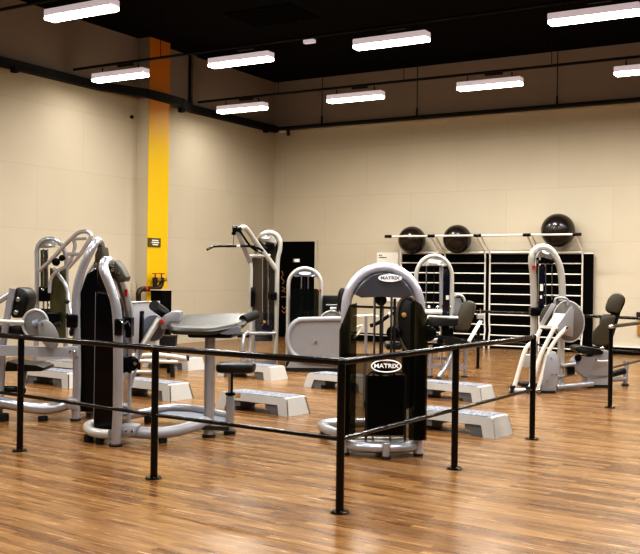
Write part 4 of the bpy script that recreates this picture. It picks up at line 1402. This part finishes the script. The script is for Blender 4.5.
P('floor_tube', 'silver', t8, lambda m: m.tube([W(556, 387.5, 13.6), W(592, 384, 14.0)], .040, 14))
P('cross_links', 'lilac', t8, lambda m: (m.tube([W(561, 366, 13.8), W(575, 364, 13.9)], .026), m.tube([W(558, 377, 13.8), W(576, 374, 14.0)], .02), m.tube([W(562, 381, 13.7), GD(560, 13.7, .03)], .035)))
P('link_block', 'black', t8, lambda m: m.box(W(570, 370, 13.9), .11, .12, .12, HR, HF, bev=.02))
sb = rnd([(573.5, 362), (578, 358), (582, 355), (590, 357), (602, 350), (609, 350), (609, 379), (592, 380), (584, 377), (577, 371)], 2.5)
P('seat_housing', 'lilac', t8, lambda m: m.prism(WP(sb, 14.1), HF * .3, bev=.02))
P('seat_base', 'lilac', t8, lambda m: m.prism([GD(589, 14.1, .04), GD(611, 14.1, .04), GD(611, 14.1, .19), GD(588, 14.1, .19)], HF * .34, bev=.015))
P('seat_sole', 'rubber', t8, lambda m: m.prism([GD(588.5, 14.1), GD(611, 14.1), GD(611, 14.1, .04), GD(588.5, 14.1, .04)], HF * .34))
P('seat_pad', 'vinyl', t8, lambda m: m.prism(WP(rnd([(574.5, 348), (580, 345.5), (604, 350), (604, 354.5), (592, 355), (578, 353)], 2.5), 14.05), HF * .38, bev=.03))
P('seat_front_roll', 'black', t8, lambda m: m.tube([W(578, 358, 14.0), W(578, 358, 14.4)], .05, 14))
P('backrest', 'taupe', t8, lambda m: m.prism(WP(rnd([(592, 332), (600, 323), (602, 314), (616, 315), (608.5, 343.5), (604.5, 346.5), (591.5, 344.5)], 3), 14.1), (HF * .7 + HR * .25) * .13, bev=.03))
P('backrest_shell', 'vinyl', t8, lambda m: m.prism(WP(rnd([(603, 314), (618.5, 315), (611, 344), (606, 347.5), (595, 346)], 3), 14.22), HF * .1, bev=.03))
P('head_pad', 'taupe', t8, lambda m: m.prism(WP(rnd([(605, 307), (608, 298), (613, 293.5), (619, 292.8), (623.5, 296), (624, 301), (619.5, 311), (617, 313), (605.5, 311.5)], 3), 14.1), (HF * .7 + HR * .25) * .13, bev=.03))
P('head_pad_shell', 'vinyl', t8, lambda m: m.prism(WP(rnd([(607, 307), (610, 299), (615, 294), (621, 293.3), (625.5, 297), (626, 302), (621.5, 312), (618, 315), (607.5, 312.5)], 3), 14.22), HF * .08, bev=.03))
P('back_spine', 'vinyl', t8, lambda m: m.bar(W(617, 308, 14.3), W(604, 352, 14.3), .12, .06, HR, bev=.02))
P('side_handle', 'white', t8, lambda m: m.tube([W(597, 361.5, 14.0), W(609, 361, 14.0)], .018, 10))
P('seat_bolt', 'chrome', t8, lambda m: (m.ball(W(602, 348.5, 14.0), .035, 14, 8), m.ball(W(597, 361, 14.0), .03, 14, 8)))
P('rear_tube', 'silver', t8, lambda m: m.tube([W(611, 379.5, 14.3), W(626, 379, 14.5)], .036, 12))
P('rear_post', 'silver', t8, lambda m: m.tube([W(626.5, 363, 14.5), GD(626.5, 14.5, .02)], .036, 12))
P('rear_grip', 'vinyl', t8, lambda m: m.tube([W(612, 374, 14.4), W(624, 371, 14.5)], .05, 12))
feet(t8, [GD(533.5, D8 + .35), GD(561.5, D8 + .2), GD(626.5, 14.5)], .05, .03)
P('post_cap', 'chrome', t8, lambda m: m.cyl(W(626.5, 364, 14.5), W(626.5, 361, 14.5), .045))

# ------------------------------------------------------------------ lights
def area(name, loc, sx, sy, power, col=(1, .972, .925), rot=(0, 0, 0)):
    l = bpy.data.lights.new(name, 'AREA')
    l.shape = 'RECTANGLE'
    l.size, l.size_y = sx, sy
    l.energy = power
    l.spread = math.radians(175)
    l.color = col
    o = bpy.data.objects.new(name, l)
    COL.objects.link(o)
    o.location = loc
    o.rotation_euler = rot
    return o


for r, px, py, lab in lights:
    c = QY(px, py, rows[r])
    area('tube_lamp', (c.x, c.y, rowz[r] - .080), 1.2, .15, 96 if px not in (120, 242, 81) else (60 if px == 81 else 22))
zl = 5.35
for y, xs in ((17.6, (-1.5, 2.5)), (13.7, (-2, 2)), (10.0, (-8.2, -4.6, -1, 2.8)), (6.3, (-11.5, -7.6, -3.8, 0, 4)), (2.6, (-11, -6, -2, 2)), (-1, (-7, -2, 3))):
    for x in xs:
        area('tube_lamp', (x, y, zl), 1.3, .16, 92)

w = bpy.data.worlds.new('world')
scn.world = w
w.use_nodes = True
bg = w.node_tree.nodes['Background']
bg.inputs[0].default_value = (1, .95, .88, 1)
bg.inputs[1].default_value = .10
scn.view_settings.view_transform = 'Standard'
scn.view_settings.look = 'High Contrast'
scn.view_settings.exposure = 0
